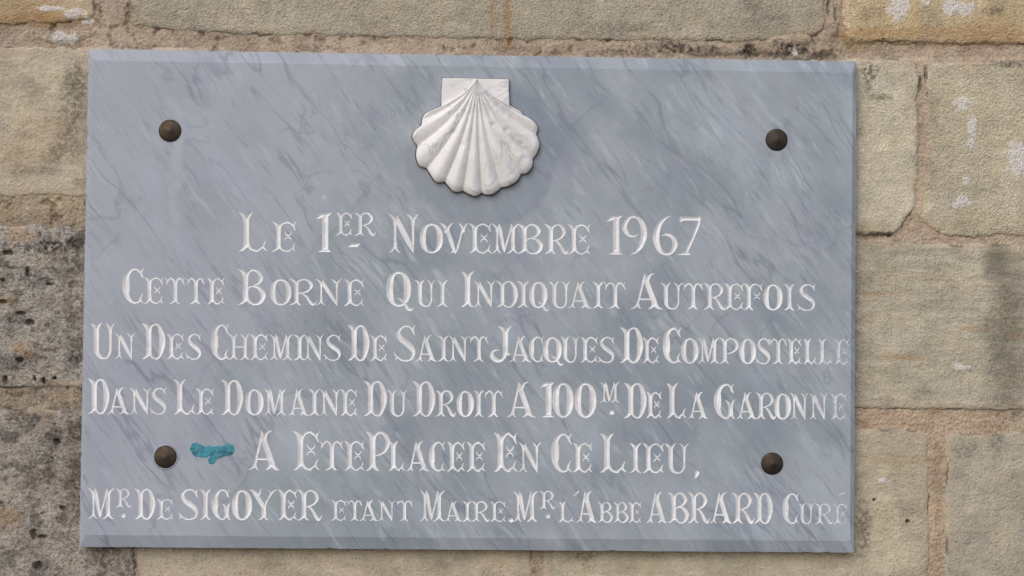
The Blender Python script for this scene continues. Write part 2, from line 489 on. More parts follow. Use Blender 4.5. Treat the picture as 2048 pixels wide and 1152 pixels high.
def paint(x, y, base, weather, strata, seed):
    """linear rgb + height change (reading units) from wear, lichen and stains with shapes of their own, plus some painted shade"""
    n = fbm(x, y, 90, 5, seed)
    m = fbm(x, y, 22, 4, seed + 5)
    g = fbm(x, y, 6, 3, seed + 9, .7)
    st = fbm(x * .22, y, 16, 4, seed + 21)
    k = 1 + .17 * n + .10 * m + .10 * g + strata * .18 * st + .10 * fbm(x, y, 200, 2, seed + 3)
    c = base[None, :] * k[:, None]
    # warm / cool drift
    w = fbm(x, y, 60, 3, seed + 31)
    c = c * np.stack([1 + .03 * w, np.ones_like(w), 1 - .06 * w], -1)
    dh = 1.0 * m + 1.1 * g + 1.3 * n + strata * .9 * st

    def over(f, col, a):
        nonlocal c
        c = c + (np.asarray(col)[None, :] - c) * np.clip(f * a, 0, 1)[:, None]
    # soft grey films
    film = sstep(.12, .75, fbm(x, y, 70, 5, seed + 41))
    over(film, hexlin(128, 121, 112), .35 + .3 * weather)
    spk = sstep(.42, .62, fbm(x, y, 7, 3, seed + 43, .75)) * sstep(-.2, .3, fbm(x, y, 40, 3, seed + 44))
    over(spk, hexlin(90, 82, 74), .45 + .2 * weather)
    if weather > .5:
        big = fbm(x, y, 44, 5, seed + 51, .62)
        over(sstep(.0, .55, big), hexlin(100, 95, 92), .6)
        over(sstep(-.05, -.5, big), hexlin(176, 168, 155), .55)
        sm = fbm(x * .8, y, 12, 4, seed + 53, .68)
        over(sstep(.22, .6, sm), hexlin(84, 78, 75), .6)
        over(sstep(-.22, -.55, sm), hexlin(182, 174, 162), .5)
        rr = sstep(.12, .5, fbm(x, y, 20, 4, seed + 55, .65)) * sstep(.0, .4, fbm(x, y, 90, 3, seed + 56))
        over(rr, hexlin(116, 92, 84), .5)
        oc = sstep(.38, .6, fbm(x, y, 22, 4, seed + 57))
        over(oc, hexlin(150, 120, 82), .4)
        pit = sstep(.50, .66, fbm(x * .8, y * 1.35, 10, 4, seed + 58, .6)) * sstep(-.1, .3, fbm(x, y, 60, 2, seed + 59))
        over(pit, hexlin(62, 54, 48), .6)  # pit shade deepened in the colour
        cr = fbm(x * .75, y, 34, 6, seed + 66, .62) + .25 * fbm(x, y, 140, 2, seed + 67)
        over(sstep(.26, .42, cr), hexlin(72, 68, 67), .62)
        over(sstep(-.26, -.38, cr), hexlin(178, 172, 163), .6)
        s2 = fbm(x * .85, y, 6.5, 3, seed + 60, .75)
        over(sstep(.2, .6, s2), hexlin(78, 71, 68), .65)
        over(sstep(-.2, -.6, s2), hexlin(176, 170, 162), .5)
        dh = dh - 4 * pit + 1.2 * big + 1.3 * sm + 1.2 * s2
    def near(cx, cy, rx, ry):
        return np.nonzero((np.abs(x - cx) < 2.6 * rx + 4) & (np.abs(y - cy) < 2.6 * ry + 4))[0]

    def part(q, f, col, a):
        c[q] += (np.asarray(col)[None, :] - c[q]) * np.clip(f * a, 0, 1)[:, None]
    for i, (cx, cy, rx, ry, a) in enumerate(OCHRE):
        q = near(cx, cy, rx, ry)
        if len(q):
            part(q, blob(x[q], y[q], cx, cy, rx, ry, i, .5, .6), hexlin(166, 122, 62), a * .72)
    for i, (cx, cy, rx, ry, a) in enumerate(REDBR):
        q = near(cx, cy, rx, ry)
        if len(q):
            f = blob(x[q], y[q], cx, cy, rx, ry, 40 + i, .5, .7) * sstep(-.35, .3, fbm(x[q], y[q], 9, 3, 91 + i, .7))
            part(q, f, hexlin(84, 58, 56), a)
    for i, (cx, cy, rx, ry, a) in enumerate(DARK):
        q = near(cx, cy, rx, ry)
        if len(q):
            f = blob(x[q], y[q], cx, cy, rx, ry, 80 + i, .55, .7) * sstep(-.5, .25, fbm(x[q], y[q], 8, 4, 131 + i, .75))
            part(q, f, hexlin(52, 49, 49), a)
    for i, (cx, cy, rx, ry, a) in enumerate([(1990, 524, 22, 34, .62), (2030, 560, 30, 60, .25), (2020, 700, 46, 150, .28)]):  # soft grey stain, with the right-hand shadow painted in below it
        q = near(cx, cy, rx, ry)
        if len(q):
            part(q, blob(x[q], y[q], cx, cy, rx, ry, 300 + i, .7, .25, 40), hexlin(92, 89, 80), a)
    for i, (cx, cy, rx, ry) in enumerate(WHITE):
        q = near(cx, cy, rx, ry)
        if len(q):
            f = blob(x[q], y[q], cx, cy, rx, ry, 160 + i, .18, .7, 12) * sstep(-.95, -.25, fbm(x[q], y[q], 6, 3, 31 + i, .7))
            part(q, f, hexlin(212, 208, 206), .88)
            dh[q] += 1.0 * f
    for i, (cx, cy, rx, ry) in enumerate(PITS):
        q = near(cx, cy, rx, ry)
        if len(q):
            f = blob(x[q], y[q], cx, cy, rx, ry, 260 + i, .35, .5, 7)
            dh[q] -= 11 * f
            part(q, f, hexlin(46, 38, 32), .6)  # the dark inside each hole is also put into the colour
    lum = c @ np.array([.3, .5, .2])
    c = .955 * (lum[:, None] + .87 * (c - lum[:, None]))
    return np.clip(c, .004, .9), dh


INNER = (225, 150, 1655, 1045)       # hidden behind the plaque: no need to mesh it


def field_mesh(name, keep, x, y, h, rgb, mat, grain=1.0):
    """x, y, h are (ny, nx) grids in reading units; keep marks the vertices that stay"""
    ny, nx = x.shape
    q = keep[:-1, :-1] | keep[1:, :-1] | keep[:-1, 1:] | keep[1:, 1:]
    idx = np.arange(ny * nx).reshape(ny, nx)
    F = np.stack([idx[:-1, :-1][q], idx[1:, :-1][q], idx[1:, 1:][q], idx[:-1, 1:][q]], -1)
    used = np.zeros(ny * nx, bool); used[F.ravel()] = True
    remap = np.cumsum(used) - 1
    P = unproj(x.ravel()[used], y.ravel()[used], 0.0)
    P[:, 1] -= h.ravel()[used] * S
    me = mesh_from(name, P - WOFF, remap[F])
    at = me.attributes.new('stone_colour', 'FLOAT_COLOR', 'POINT')
    c = np.ones((used.sum(), 4), np.float32); c[:, :3] = rgb.reshape(-1, 3)[used]; c[:, 3] = grain
    at.data.foreach_set('color', c.ravel())
    return link(name, me, mat, WALL)


SEED = [0]
POLYS = []


def stone(poly, base, weather=0.0, strata=.4, face=7.0, lump=0.0, rad=14, label=None, wob=5.0, grain=1.0):
    SEED[0] += 101
    sd_ = SEED[0]
    P = np.array(rounded(poly, rad))
    x0, y0 = P.min(0) - 14; x1, y1 = P.max(0) + 14
    inview = x1 > -20 and x0 < 2070 and y1 > -20 and y0 < 1175
    if inview:
        # fine where the photo sees it, coarse outside the frame
        def axis(a, b, lo, hi, stp):
            far = 9.0
            s = [np.arange(a, min(b, lo), far)] if a < lo else []
            s.append(np.arange(max(a, lo), min(b, hi), stp))
            if b > hi:
                s.append(np.arange(max(a, hi), b + far, far))
            else:
                s.append(np.array([b]))
            return np.unique(np.concatenate(s))
        xs = axis(x0, x1, -30, 2080, 2.0); ys = axis(y0, y1, -30, 1182, 2.0)
    else:
        xs = np.arange(x0, x1 + 9, 9.0); ys = np.arange(y0, y1 + 9, 9.0)
    x, y = np.meshgrid(xs, ys)
    inn = (x > INNER[0]) & (x < INNER[2]) & (y > INNER[1]) & (y < INNER[3])
    xf, yf = x.ravel(), y.ravel()
    wx = wob * fbm(xf, yf, 45, 4, sd_ + 61); wy = wob * fbm(xf, yf, 45, 4, sd_ + 62)
    wx = wx + 1.6 * fbm(xf, yf, 9, 2, sd_ + 63); wy = wy + 1.6 * fbm(xf, yf, 9, 2, sd_ + 64)
    d = sd_poly(P, xf + wx, yf + wy)
    POLYS.append(P)
    keep = (d.reshape(x.shape) < 9) & ~inn
    rgb = np.zeros((len(xf), 3)); dh = np.zeros(len(xf))
    sel = (d < 14) & ~((xf > INNER[0] + 6) & (xf < INNER[2] - 6) & (yf > INNER[1] + 6) & (yf < INNER[3] - 6))
    c, h = paint(xf[sel], yf[sel], base, weather, strata, sd_)
    # mortar smeared over the arris in places, the dark of open cracks painted along the joint in others
    ds, xs_, ys_ = d[sel], xf[sel], yf[sel]
    sm = sstep(-22, -3, ds + 8 * fbm(xs_, ys_, 14, 3, sd_ + 81)) * sstep(-.15, .3, fbm(xs_, ys_, 55, 3, sd_ + 82))
    c = c + (MORTAR * (1 + .12 * fbm(xs_, ys_, 8, 3, sd_ + 84))[:, None] - c) * (sm * .55)[:, None]
    ck = sstep(-5, -1.5, ds) * sstep(.12, .35, fbm(xs_, ys_, 70, 3, sd_ + 83))
    c = c + (hexlin(74, 64, 54) - c) * (ck * .6)[:, None]
    rgb[sel] = c; dh[sel] = h
    prof = 1.2 + face * .55 * (1 - np.exp(-np.clip(-d, 0, None) / 3.5)) - np.clip(d, 0, None) * 2.2
    ht = prof + dh * np.clip(sstep(3, -10, d), .25, 1) + lump * fbm(xf, yf, 130, 3, sd_ + 71)
    o = field_mesh('stone_block', keep, x, y, ht.reshape(x.shape), rgb.reshape(*x.shape, 3), MS, grain)
    if label:
        o['label'] = label
    return o


def build_wall():
    L = lambda *c: hexlin(*c)
    # in the frame
    stone([(-430, -330), (196, -330), (190, 40), (80, 48), (-430, 50)], L(186, 168, 138), .1, .5, 8, 2, 18, 'ochre limestone block with chipped white lower edge', grain=0.9)
    stone([(256, -330), (1655, -330), (1648, 64), (1500, 84), (1000, 78), (640, 70), (420, 66), (262, 52)], L(174, 165, 147), .15, .3, 7, 2, 14, 'long grey beige limestone block above the plaque', grain=1.1)
    stone([(1668, -330), (2720, -330), (2720, 90), (1900, 87), (1690, 82)], L(199, 181, 145), .05, .25, 9, 2, 12, 'ochre limestone block with white lichen patches', grain=1.15)
    stone([(-520, 95), (420, 95), (420, 384), (100, 392), (-520, 386)], L(180, 169, 149), .25, .8, 5, 2, 14, 'beige limestone block with grey stains left of the plaque', grain=0.6)
    stone([(-400, 452), (420, 452), (420, 776), (-400, 772)], L(163, 157, 148), 1.0, .3, 6, 3, 22, 'pitted grey limestone block covered in black and white lichen', grain=1.1)
    stone([(-640, 818), (420, 818), (420, 1078), (268, 1084), (262, 1500), (-640, 1500)], L(161, 153, 144), .8, .3, 6, 3, 16, 'dark weathered limestone block with reddish stains', grain=0.9)
    stone([(276, 1040), (1064, 1040), (1064, 1500), (276, 1500)], L(180, 168, 148), .2, .4, 5, 2, 10, grain=.7)
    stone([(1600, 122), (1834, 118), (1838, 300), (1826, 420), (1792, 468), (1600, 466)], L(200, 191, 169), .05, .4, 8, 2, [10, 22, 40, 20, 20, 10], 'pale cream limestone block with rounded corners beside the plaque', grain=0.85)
    stone([(1853, 124), (2520, 124), (2520, 472), (1880, 474), (1848, 450), (1851, 300)], L(191, 181, 157), .05, .3, 8, 2, [20, 10, 10, 24, 14, 30], 'beige limestone block with small white lichen spots', grain=1.15)
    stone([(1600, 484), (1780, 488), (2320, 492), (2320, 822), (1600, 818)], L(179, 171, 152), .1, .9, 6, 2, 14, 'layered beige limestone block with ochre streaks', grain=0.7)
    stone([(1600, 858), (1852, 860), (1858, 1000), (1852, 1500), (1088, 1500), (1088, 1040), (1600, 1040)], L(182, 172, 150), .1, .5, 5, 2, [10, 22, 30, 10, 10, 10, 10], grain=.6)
    stone([(1892, 866), (2620, 862), (2620, 1500), (1888, 1500)], L(172, 164, 147), .25, .35, 6, 2, [24, 10, 10, 10], grain=.65)
    # beyond the frame, for a wall that goes on
    rows = [(-700, -352), (1524, 1850)]
    for (ya, yb), cuts in zip(rows, ([-1000, -260, 420, 1180, 1900, 3000], [-1000, -120, 700, 1460, 2140, 3000])):
        for a, b in zip(cuts[:-1], cuts[1:]):
            stone([(a + 10, ya), (b - 10, ya), (b - 10, yb), (a + 10, yb)], L(172, 158, 132), .2, .4)
    for a, b, ya, yb in [(-1000, -452, -330, 50), (-1000, -542, 95, 386), (-1000, -422, 452, 772), (-1000, -662, 818, 1500), (2742, 3000, -330, 86), (2542, 3000, 124, 470), (2342, 3000, 490, 820), (2642, 3000, 862, 1500)]:
        stone([(a, ya), (b, ya), (b, yb), (a, yb)], L(170, 156, 132), .2, .4)

    # one bed of mortar between and behind the blocks
    def ax(a, b, lo, hi):
        return np.unique(np.concatenate([np.arange(a, lo, 14.0), np.arange(lo, hi, 2.5), np.arange(hi, b, 14.0)]))
    x, y = np.meshgrid(ax(-1000, 3000, -20, 2070), ax(-700, 1850, -20, 1172))
    inn = (x > INNER[0]) & (x < INNER[2]) & (y > INNER[1]) & (y < INNER[3])
    # no mortar is laid under the middle of a block
    full = x
    need = ~inn
    for P in POLYS:
        a, b = P.min(0), P.max(0)
        q = np.nonzero((x > a[0] + 24) & (x < b[0] - 24) & (y > a[1] + 24) & (y < b[1] - 24) & need)
        if len(q[0]):
            dd = sd_poly(P, x[q], y[q])
            need[q[0][dd < -24], q[1][dd < -24]] = False
    nd = need.copy()
    nd[1:] |= need[:-1]; nd[:-1] |= need[1:]
    nd[:, 1:] |= nd[:, :-1].copy(); nd[:, :-1] |= nd[:, 1:].copy()
    xf, yf = x[nd], y[nd]
    c, h = paint(xf, yf, MORTAR, .12, .1, 7)
    # the joint at the far right is a more orange mix, the left ones a yellower one
    f = sstep(1690, 1720, xf) * sstep(800, 830, yf)
    c = c * (1 - f[:, None] * (1 - np.array([.97, .94, .89])))
    f = sstep(240, 180, xf) * sstep(200, 300, yf)
    c = c * (1 - f[:, None] * (1 - np.array([.93, .93, .86])))
    f = sstep(1655, 1680, xf) * sstep(1780, 1700, xf) * sstep(110, 95, yf) * sstep(60, 84, yf)
    c = c * (1 - f[:, None] * (1 - np.array([.8, .74, .58])))
    def over(f, col, a):
        nonlocal_c[0] = nonlocal_c[0] + (np.asarray(col)[None, :] - nonlocal_c[0]) * np.clip(f * a, 0, 1)[:, None]
    nonlocal_c = [c]
    over(sstep(.0, .45, fbm(xf, yf, 46, 4, 311)), hexlin(176, 165, 147), .6)
    over(sstep(.1, .5, fbm(xf, yf, 30, 4, 312)), hexlin(140, 122, 104), .45)
    lf = sstep(240, 190, xf) * sstep(400, 470, yf)
    over(lf * sstep(-.35, .2, fbm(xf, yf, 26, 5, 313, .65)), hexlin(132, 124, 116), .75)
    over(lf * sstep(.15, .5, fbm(xf, yf, 9, 4, 314, .7)), hexlin(72, 66, 63), .7)
    c = nonlocal_c[0]
    cr = sstep(.28, .5, fbm(xf, yf, 30, 4, 321, .6))
    cr = cr * np.where(xf > 1655, .35, 1.0)
    c = c * (1 - .28 * cr[:, None])  # shade of the crumbled gaps put into the mortar colour
    f = sstep(1650, 1700, xf)
    c = c * (1 + .10 * f[:, None] * np.array([1.0, .95, .9]))
    hh = .7 - 4.5 * cr + h * .8 + 1.2 * fbm(xf, yf, 34, 3, 77)
    hh = hh - 7 * sstep(1788, 1776, xf) * sstep(462, 468, yf) * sstep(482, 476, yf) * sstep(1600, 1700, xf)     # raked out beside the plaque
    hh = hh - 4 * sstep(1680, 1700, xf) * sstep(84, 90, yf) * sstep(122, 116, yf)
    # rough mortar smeared over the edge of the long block, broken away in places
    hh = hh + 8 * blob(xf, yf, 1600, 92, 62, 24, 401, .3, .45, 26) + 6 * blob(xf, yf, 1425, 100, 62, 11, 402, .3, .4, 20) + 5 * blob(xf, yf, 120, 74, 46, 12, 403, .3, .5, 20)
    hh = hh + 6 * blob(xf, yf, 1662, 56, 12, 26, 405, .4, .4, 16)
    H2 = np.zeros(x.shape); H2[nd] = hh
    C2 = np.zeros((*x.shape, 3)); C2[nd] = c
    o = field_mesh('mortar', need, x, y, H2, C2, MM)
    # the body of the wall behind its face
    a = unproj(-1000, -700, 0.0); b = unproj(3000, 1850, 0.0)
    y0, y1 = .03, .45
    X0, X1, Z0, Z1 = a[0], b[0], b[2], a[2]
    V = np.array([(X0, y0, Z0), (X1, y0, Z0), (X1, y0, Z1), (X0, y0, Z1), (X0, y1, Z0), (X1, y1, Z0), (X1, y1, Z1), (X0, y1, Z1)])
    me = mesh_from('wall_core', V - WOFF, [(0, 1, 2, 3), (7, 6, 5, 4), (4, 5, 1, 0), (6, 7, 3, 2), (5, 6, 2, 1), (7, 4, 0, 3)], False)
    link('wall_core', me, mat_plain('rubble_core', lin(120, 106, 90), lin(140, 124, 104), 12, .95), WALL)


build_wall()

# ------------------------------------------------------------------ lettering
STEM, HAIR = .075, .029


def cat(P, sub=7):
    """Catmull-Rom through (x, y, r)"""
    P = np.array(P, float)
    if len(P) < 3:
        return P
    Q = np.vstack([2 * P[0] - P[1], P, 2 * P[-1] - P[-2]])
    out = []
    for i in range(1, len(Q) - 2):
        a, b, c, d_ = Q[i - 1], Q[i], Q[i + 1], Q[i + 2]
        for k in range(sub):
            t = k / sub
            out.append(.5 * (2 * b + (c - a) * t + (2 * a - 5 * b + 4 * c - d_) * t * t + (3 * b - a - 3 * c + d_) * t ** 3))
    out.append(P[-1])
    out = np.array(out); out[:, 2] = np.clip(out[:, 2], .004, None)
    return out


class G:
    """collects strokes ('s', points) and polygons ('p', points) in units of the letter height"""
    def __init__(s, W):
        s.W = W; s.items = []

    def st(s, *pts):
        s.items.append(('s', cat(pts)))

    def poly(s, *pts):
        s.items.append(('p', np.array(pts, float)))

    # forked stem ends: k scales thickness, w the reach of the tail
    def tl(s, x, top=1.0, k=1.0, w=.19):
        s.st((x - .012 * k, top - .27, .062 * k), (x - .03 * k, top - .16, .054 * k), (x - .45 * w, top - .075, .040 * k), (x - .76 * w, top - .03, .022 * k), (x - w, top - .012, .005))

    def tr(s, x, top=1.0, k=1.0, w=.17):
        s.st((x + .012 * k, top - .27, .062 * k), (x + .03 * k, top - .16, .050 * k), (x + .45 * w, top - .075, .036 * k), (x + .76 * w, top - .025, .020 * k), (x + w, top, .005))

    def bl(s, x, bot=0.0, k=1.0, w=.18):
        s.st((x - .012 * k, bot + .25, .062 * k), (x - .03 * k, bot + .14, .048 * k), (x - .45 * w, bot + .06, .034 * k), (x - .76 * w, bot + .018, .020 * k), (x - w, bot, .005))

    def br(s, x, bot=0.0, k=1.0, w=.16):
        s.st((x + .012 * k, bot + .25, .062 * k), (x + .03 * k, bot + .14, .048 * k), (x + .45 * w, bot + .06, .034 * k), (x + .76 * w, bot + .018, .020 * k), (x + w, bot, .005))

    def stem(s, x, y0=.16, y1=.84, r=STEM):
        s.st((x, y0, r), (x, (y0 + y1) / 2, r * .94), (x, y1, r))

    def ring(s, x0, x1, thick, y0=-.015, y1=.985, hair=.036):
        cx, rx = (x0 + x1) / 2, (x1 - x0) / 2
        cy, ry = (y0 + y1) / 2, (y1 - y0) / 2
        ix, iy = rx - 2 * thick, ry - 2 * hair
        pts = []
        for k in range(57):
            a = 2 * math.pi * k / 56
            ca, sa = math.cos(a), math.sin(a)
            ox, oy = cx + rx * ca, cy + ry * sa
            e = .72
            jx = cx + ix * math.copysign(abs(ca) ** e, ca); jy = cy + iy * math.copysign(abs(sa) ** e, sa)
            pts.append(((ox + jx) / 2, (oy + jy) / 2, math.hypot(ox - jx, oy - jy) / 2))
        s.items.append(('s', np.array(pts)))

    def term_top(s, x, y):      # the "<" ending of an upper arm whose stroke arrives at (x, y)
        s.st((x + .085, 1.0, .004), (x + .035, y + .075, .018), (x, y, .030), (x + .03, y - .085, .022), (x + .075, y - .16, .004))

    def term_bot(s, x, y):
        s.st((x + .075, y + .17, .004), (x + .03, y + .09, .018), (x, y, .028), (x + .04, y - .07, .022), (x + .105, y - .125, .004))

    def cross(s, x, y, q=1.0):  # two small opposed crescents of the E and F
        s.st((x - .105 * q, y + .15, .006), (x - .08 * q, y + .075, .018), (x, y + .028, .024), (x + .085 * q, y + .08, .018), (x + .11 * q, y + .15, .006))
        s.st((x - .115 * q, y - .15, .006), (x - .09 * q, y - .07, .018), (x, y - .026, .024), (x + .08 * q, y - .07, .018), (x + .1 * q, y - .15, .006))


def upper_arm(g, x, W):
    g.st((x + .02, .70, .05), (x + .05, .82, .040), (x + .11, .92, .032), (x + .5 * (W - x) - .02, .975, .030), (W - .20, .945, .028), (W - .085, .86, .027))
    g.term_top(W - .085, .86)


def lower_arm(g, x, W):
    g.st((x + .02, .30, .05), (x + .05, .17, .040), (x + .12, .065, .032), (x + .5 * (W - x), .018, .030), (W - .20, .06, .027), (W - .105, .13, .025))
    g.term_bot(W - .105, .13)


def gl_E(W):
    g = G(W); x = .27 * W
    g.stem(x); g.tl(x, w=x - .005); g.bl(x, w=x - .005)
    upper_arm(g, x, W); lower_arm(g, x, W)
    g.cross(x + STEM + .53 * (W - x - STEM) - .02, .51, min(1, W / .74))
    return g


def gl_F(W):
    g = G(W); x = .27 * W
    g.stem(x); g.tl(x, w=x); g.bl(x, w=x); g.br(x)
    upper_arm(g, x, W)
    g.cross(x + STEM + .5 * (W - x - STEM), .51, min(1, W / .74))
    return g


def gl_A(W):
    g = G(W)
    g.st((.42 * W, .97, .012), (.40 * W, .84, .030), (.21 * W, .14, .030))
    g.st((.46 * W, .85, .05), (.50 * W, .74, .070), (.755 * W, .13, .074))
    g.st((.48 * W, .80, .045), (.44 * W, .9, .032), (.41 * W, 1.0, .005))
    g.st((.50 * W, .78, .06), (.55 * W, .89, .044), (.62 * W, .96, .028), (.74 * W, 1.0, .005))
    g.st((.225 * W, .2, .03), (.165 * W, .085, .03), (.08 * W, .02, .018), (0, 0, .005))
    g.st((.215 * W, .17, .03), (.235 * W, .075, .027), (.28 * W, .02, .016), (.33 * W, 0, .005))
    g.st((.72 * W, .22, .06), (.685 * W, .1, .044), (.62 * W, .03, .024), (.54 * W, 0, .005))
    g.st((.745 * W, .16, .07), (.81 * W, .075, .05), (.9 * W, .018, .026), (1.0 * W, 0, .005))
    g.st((.26 * W, .275, .026), (.68 * W, .275, .026))
    return g


def gl_B(W):
    g = G(W); x = .26 * W
    g.stem(x); g.tl(x, w=x); g.bl(x, w=x)
    g.st((x + .03, .78, .04), (x + .08, .9, .03), (.52 * W, .975, .028), (.70 * W, .92, .045), (.80 * W, .76, .062), (.72 * W, .62, .04), (.56 * W, .545, .026), (x + .05, .47, .018))
    g.st((x + .04, .44, .018), (.50 * W, .525, .026), (.72 * W, .47, .046), (.88 * W, .28, .07), (.78 * W, .08, .05), (.58 * W, .012, .030), (x + .1, .08, .03), (x + .03, .22, .04))
    return g


def crescent(g, W):
    g.st((.60 * W, .972, .026), (.42 * W, .925, .042), (.25 * W, .77, .072), (.105 + .03 * W, .5, .098), (.25 * W, .23, .072), (.42 * W, .07, .040), (.60 * W, .018, .030))
    # straight inner edge
    g.st((.105 + .10 * W, .66, .066), (.105 + .10 * W, .5, .07), (.105 + .10 * W, .34, .066))


def gl_C(W):
    g = G(W); crescent(g, W)
    g.st((.56 * W, .972, .027), (.70 * W, .955, .025), (W - .085, .86, .026)); g.term_top(W - .085, .86)
    g.st((.56 * W, .018, .030), (.75 * W, .045, .026), (W - .105, .13, .025)); g.term_bot(W - .105, .13)
    return g


def gl_G(W):
    g = G(W); crescent(g, W)
    g.st((.56 * W, .972, .027), (.70 * W, .955, .025), (.84 * W, .86, .026)); g.term_top(.84 * W - .01, .86)
    x = .80 * W
    g.stem(x, .16, .36, .066)
    g.tl(x, .53, .9, .24 * W); g.tr(x, .545, .9, .2 * W)
    g.st((.56 * W, .018, .030), (.68 * W, .045, .03), (x - .02, .13, .045)); g.br(x, 0, .9, .2 * W)
    return g


def gl_D(W):
    g = G(W); x = .29 * W; e = W - .082
    g.stem(x); g.tl(x, w=x); g.bl(x, w=x)
    g.st((x + .02, .76, .05), (x + .06, .9, .034), (.56 * W, .975, .028), (.5 * (.56 * W + e), .92, .044), (e - .03, .72, .070), (e, .5, .080), (e - .03, .28, .070),
         (.5 * (.56 * W + e), .075, .044), (.56 * W, .014, .028), (x + .06, .09, .034), (x + .02, .24, .05))
    g.st((e - .045, .62, .05), (e - .045, .38, .05))
    return g


def gl_H(W):
    g = G(W)
    for x in (.25 * W, .77 * W):
        g.stem(x, r=.062)
        g.tl(x, k=.85, w=.22 * W); g.tr(x, k=.85, w=.2 * W); g.bl(x, k=.85, w=.22 * W); g.br(x, k=.85, w=.2 * W)
    g.st((.25 * W, .5, .026), (.77 * W, .5, .026))
    return g


def gl_I(W):
    g = G(W); x = .5 * W
    g.stem(x); g.tl(x, w=.5 * W); g.tr(x, w=.5 * W); g.bl(x, w=.5 * W); g.br(x, w=.46 * W)
    return g


def gl_L(W):
    g = G(W); x = min(.26 * W, .2)
    g.stem(x); g.tl(x, w=x); g.tr(x, w=.18); g.bl(x, w=x)
    lower_arm(g, x, W)
    return g


def gl_M(W):
    g = G(W); a, b = .20 * W, .76 * W
    g.st((a, .84, .032), (a, .14, .030)); g.tl(a, k=.62, w=a); g.bl(a, k=.6, w=a); g.br(a, k=.6, w=.15 * W)
    g.st((.275 * W, 1.0, .005), (.265 * W, .9, .045), (.29 * W, .80, .066), (.41 * W, .26, .052), (.455 * W, .05, .010))
    g.st((.455 * W, .06, .014), (.50 * W, .22, .028), (.69 * W, .86, .030), (.70 * W, .99, .006))
    g.stem(b, r=.068); g.tr(b, k=.9, w=.24 * W); g.bl(b, k=.85, w=.22 * W); g.br(b, k=.9, w=.23 * W)
    g.st((b - .02, .76, .05), (.72 * W, .88, .035), (.70 * W, .99, .006))
    return g


def gl_N(W):
    g = G(W); a, b = .21 * W, .80 * W
    g.st((a, .84, .032), (a, .14, .030)); g.tl(a, k=.62, w=a); g.bl(a, k=.6, w=a * .95); g.br(a, k=.6, w=.17 * W)
    g.st((.30 * W, .955, .006), (.275 * W, .86, .055), (.33 * W, .76, .070), (.62 * W, .32, .068), (.765 * W, .09, .036), (b + .012, -.03, .005))
    g.st((b, .84, .032), (b, .3, .030), (b + .008, .02, .012)); g.tl(b, k=.6, w=.22 * W); g.tr(b, k=.6, w=.2 * W)
    return g


def gl_O(W):
    g = G(W); g.ring(0, W, min(.10, .155 * W)); return g


def gl_Q(W):
    g = G(W); B = .90 * W
    g.ring(0, B, min(.10, .155 * B))
    g.st((.40 * W, .22, .006), (.52 * W, .19, .024), (.66 * W, .08, .036), (.78 * W, -.06, .046), (.88 * W, -.095, .034), (1.0 * W, -.05, .005))
    return g


def gl_P(W):
    g = G(W); x = .27 * W
    g.stem(x); g.tl(x, w=x); g.bl(x, w=x); g.br(x)
    g.st((x + .03, .78, .04), (x + .08, .91, .032), (.58 * W, .975, .030), (.78 * W, .91, .046), (.90 * W, .73, .062), (.80 * W, .53, .044), (.60 * W, .43, .028), (x + .05, .375, .014))
    return g


def gl_R(W):
    g = G(W); x = .26 * W
    g.stem(x); g.tl(x, w=x); g.bl(x, w=x); g.br(x, w=.17)
    g.st((x + .03, .78, .04), (x + .08, .91, .032), (.52 * W, .975, .030), (.69 * W, .92, .045), (.79 * W, .75, .060), (.71 * W, .58, .042), (.54 * W, .485, .027), (x + .05, .435, .016))
    g.st((.40 * W, .45, .016), (.52 * W, .41, .030), (.64 * W, .29, .042), (.75 * W, .12, .056), (.86 * W, .035, .048), (.94 * W, .09, .022), (1.0 * W, .18, .005))
    return g


def gl_S(W):
    g = G(W)
    g.st((W - .085, .87, .025), (.72 * W, .955, .026), (.53 * W, .975, .027), (.32 * W, .92, .040), (.20 * W, .78, .056), (.33 * W, .62, .074), (.60 * W, .49, .084), (.82 * W, .36, .074),
         (.90 * W, .22, .052), (.80 * W, .07, .034), (.58 * W, .014, .027), (.34 * W, .03, .025), (.12 * W, .13, .020))
    g.term_top(W - .085, .87)
    g.st((0, .27, .004), (.05 * W, .18, .016), (.13 * W, .12, .024), (.10 * W, .06, .016), (.04 * W, .01, .004))
    return g


def gl_T(W):
    g = G(W); x = .51 * W
    g.stem(x, .16, .80); g.bl(x, w=.23); g.br(x, w=.18)
    g.st((x - .02, .72, .05), (x - .05, .86, .04), (x - .12, .95, .032), (.24 * W, .96, .030), (.10 * W, .85, .024))
    g.st((0, 1.0, .004), (.05 * W, .92, .016), (.10 * W, .85, .026), (.07 * W, .79, .018), (.06 * W, .70, .004))
    g.st((x + .02, .72, .05), (x + .05, .86, .04), (x + .12, .95, .032), (.78 * W, .96, .030), (.90 * W, .86, .024))
    g.st((.98 * W, 1.0, .004), (.93 * W, .93, .016), (.90 * W, .86, .028), (.95 * W, .78, .020), (1.0 * W, .69, .004))
    return g


def gl_U(W):
    g = G(W); x = .25 * W; b = .80 * W
    g.st((x, .84, STEM), (x, .34, STEM), (x + .02, .17, .064), (x + .11, .05, .044), (.54 * W, .012, .030), (.68 * W, .05, .032), (b - .01, .20, .034), (b, .45, .034), (b, .84, .036))
    g.tl(x, w=x); g.tr(x, w=.22 * W)
    g.tl(b, k=.62, w=.2 * W); g.tr(b, k=.62, w=.2 * W)
    return g


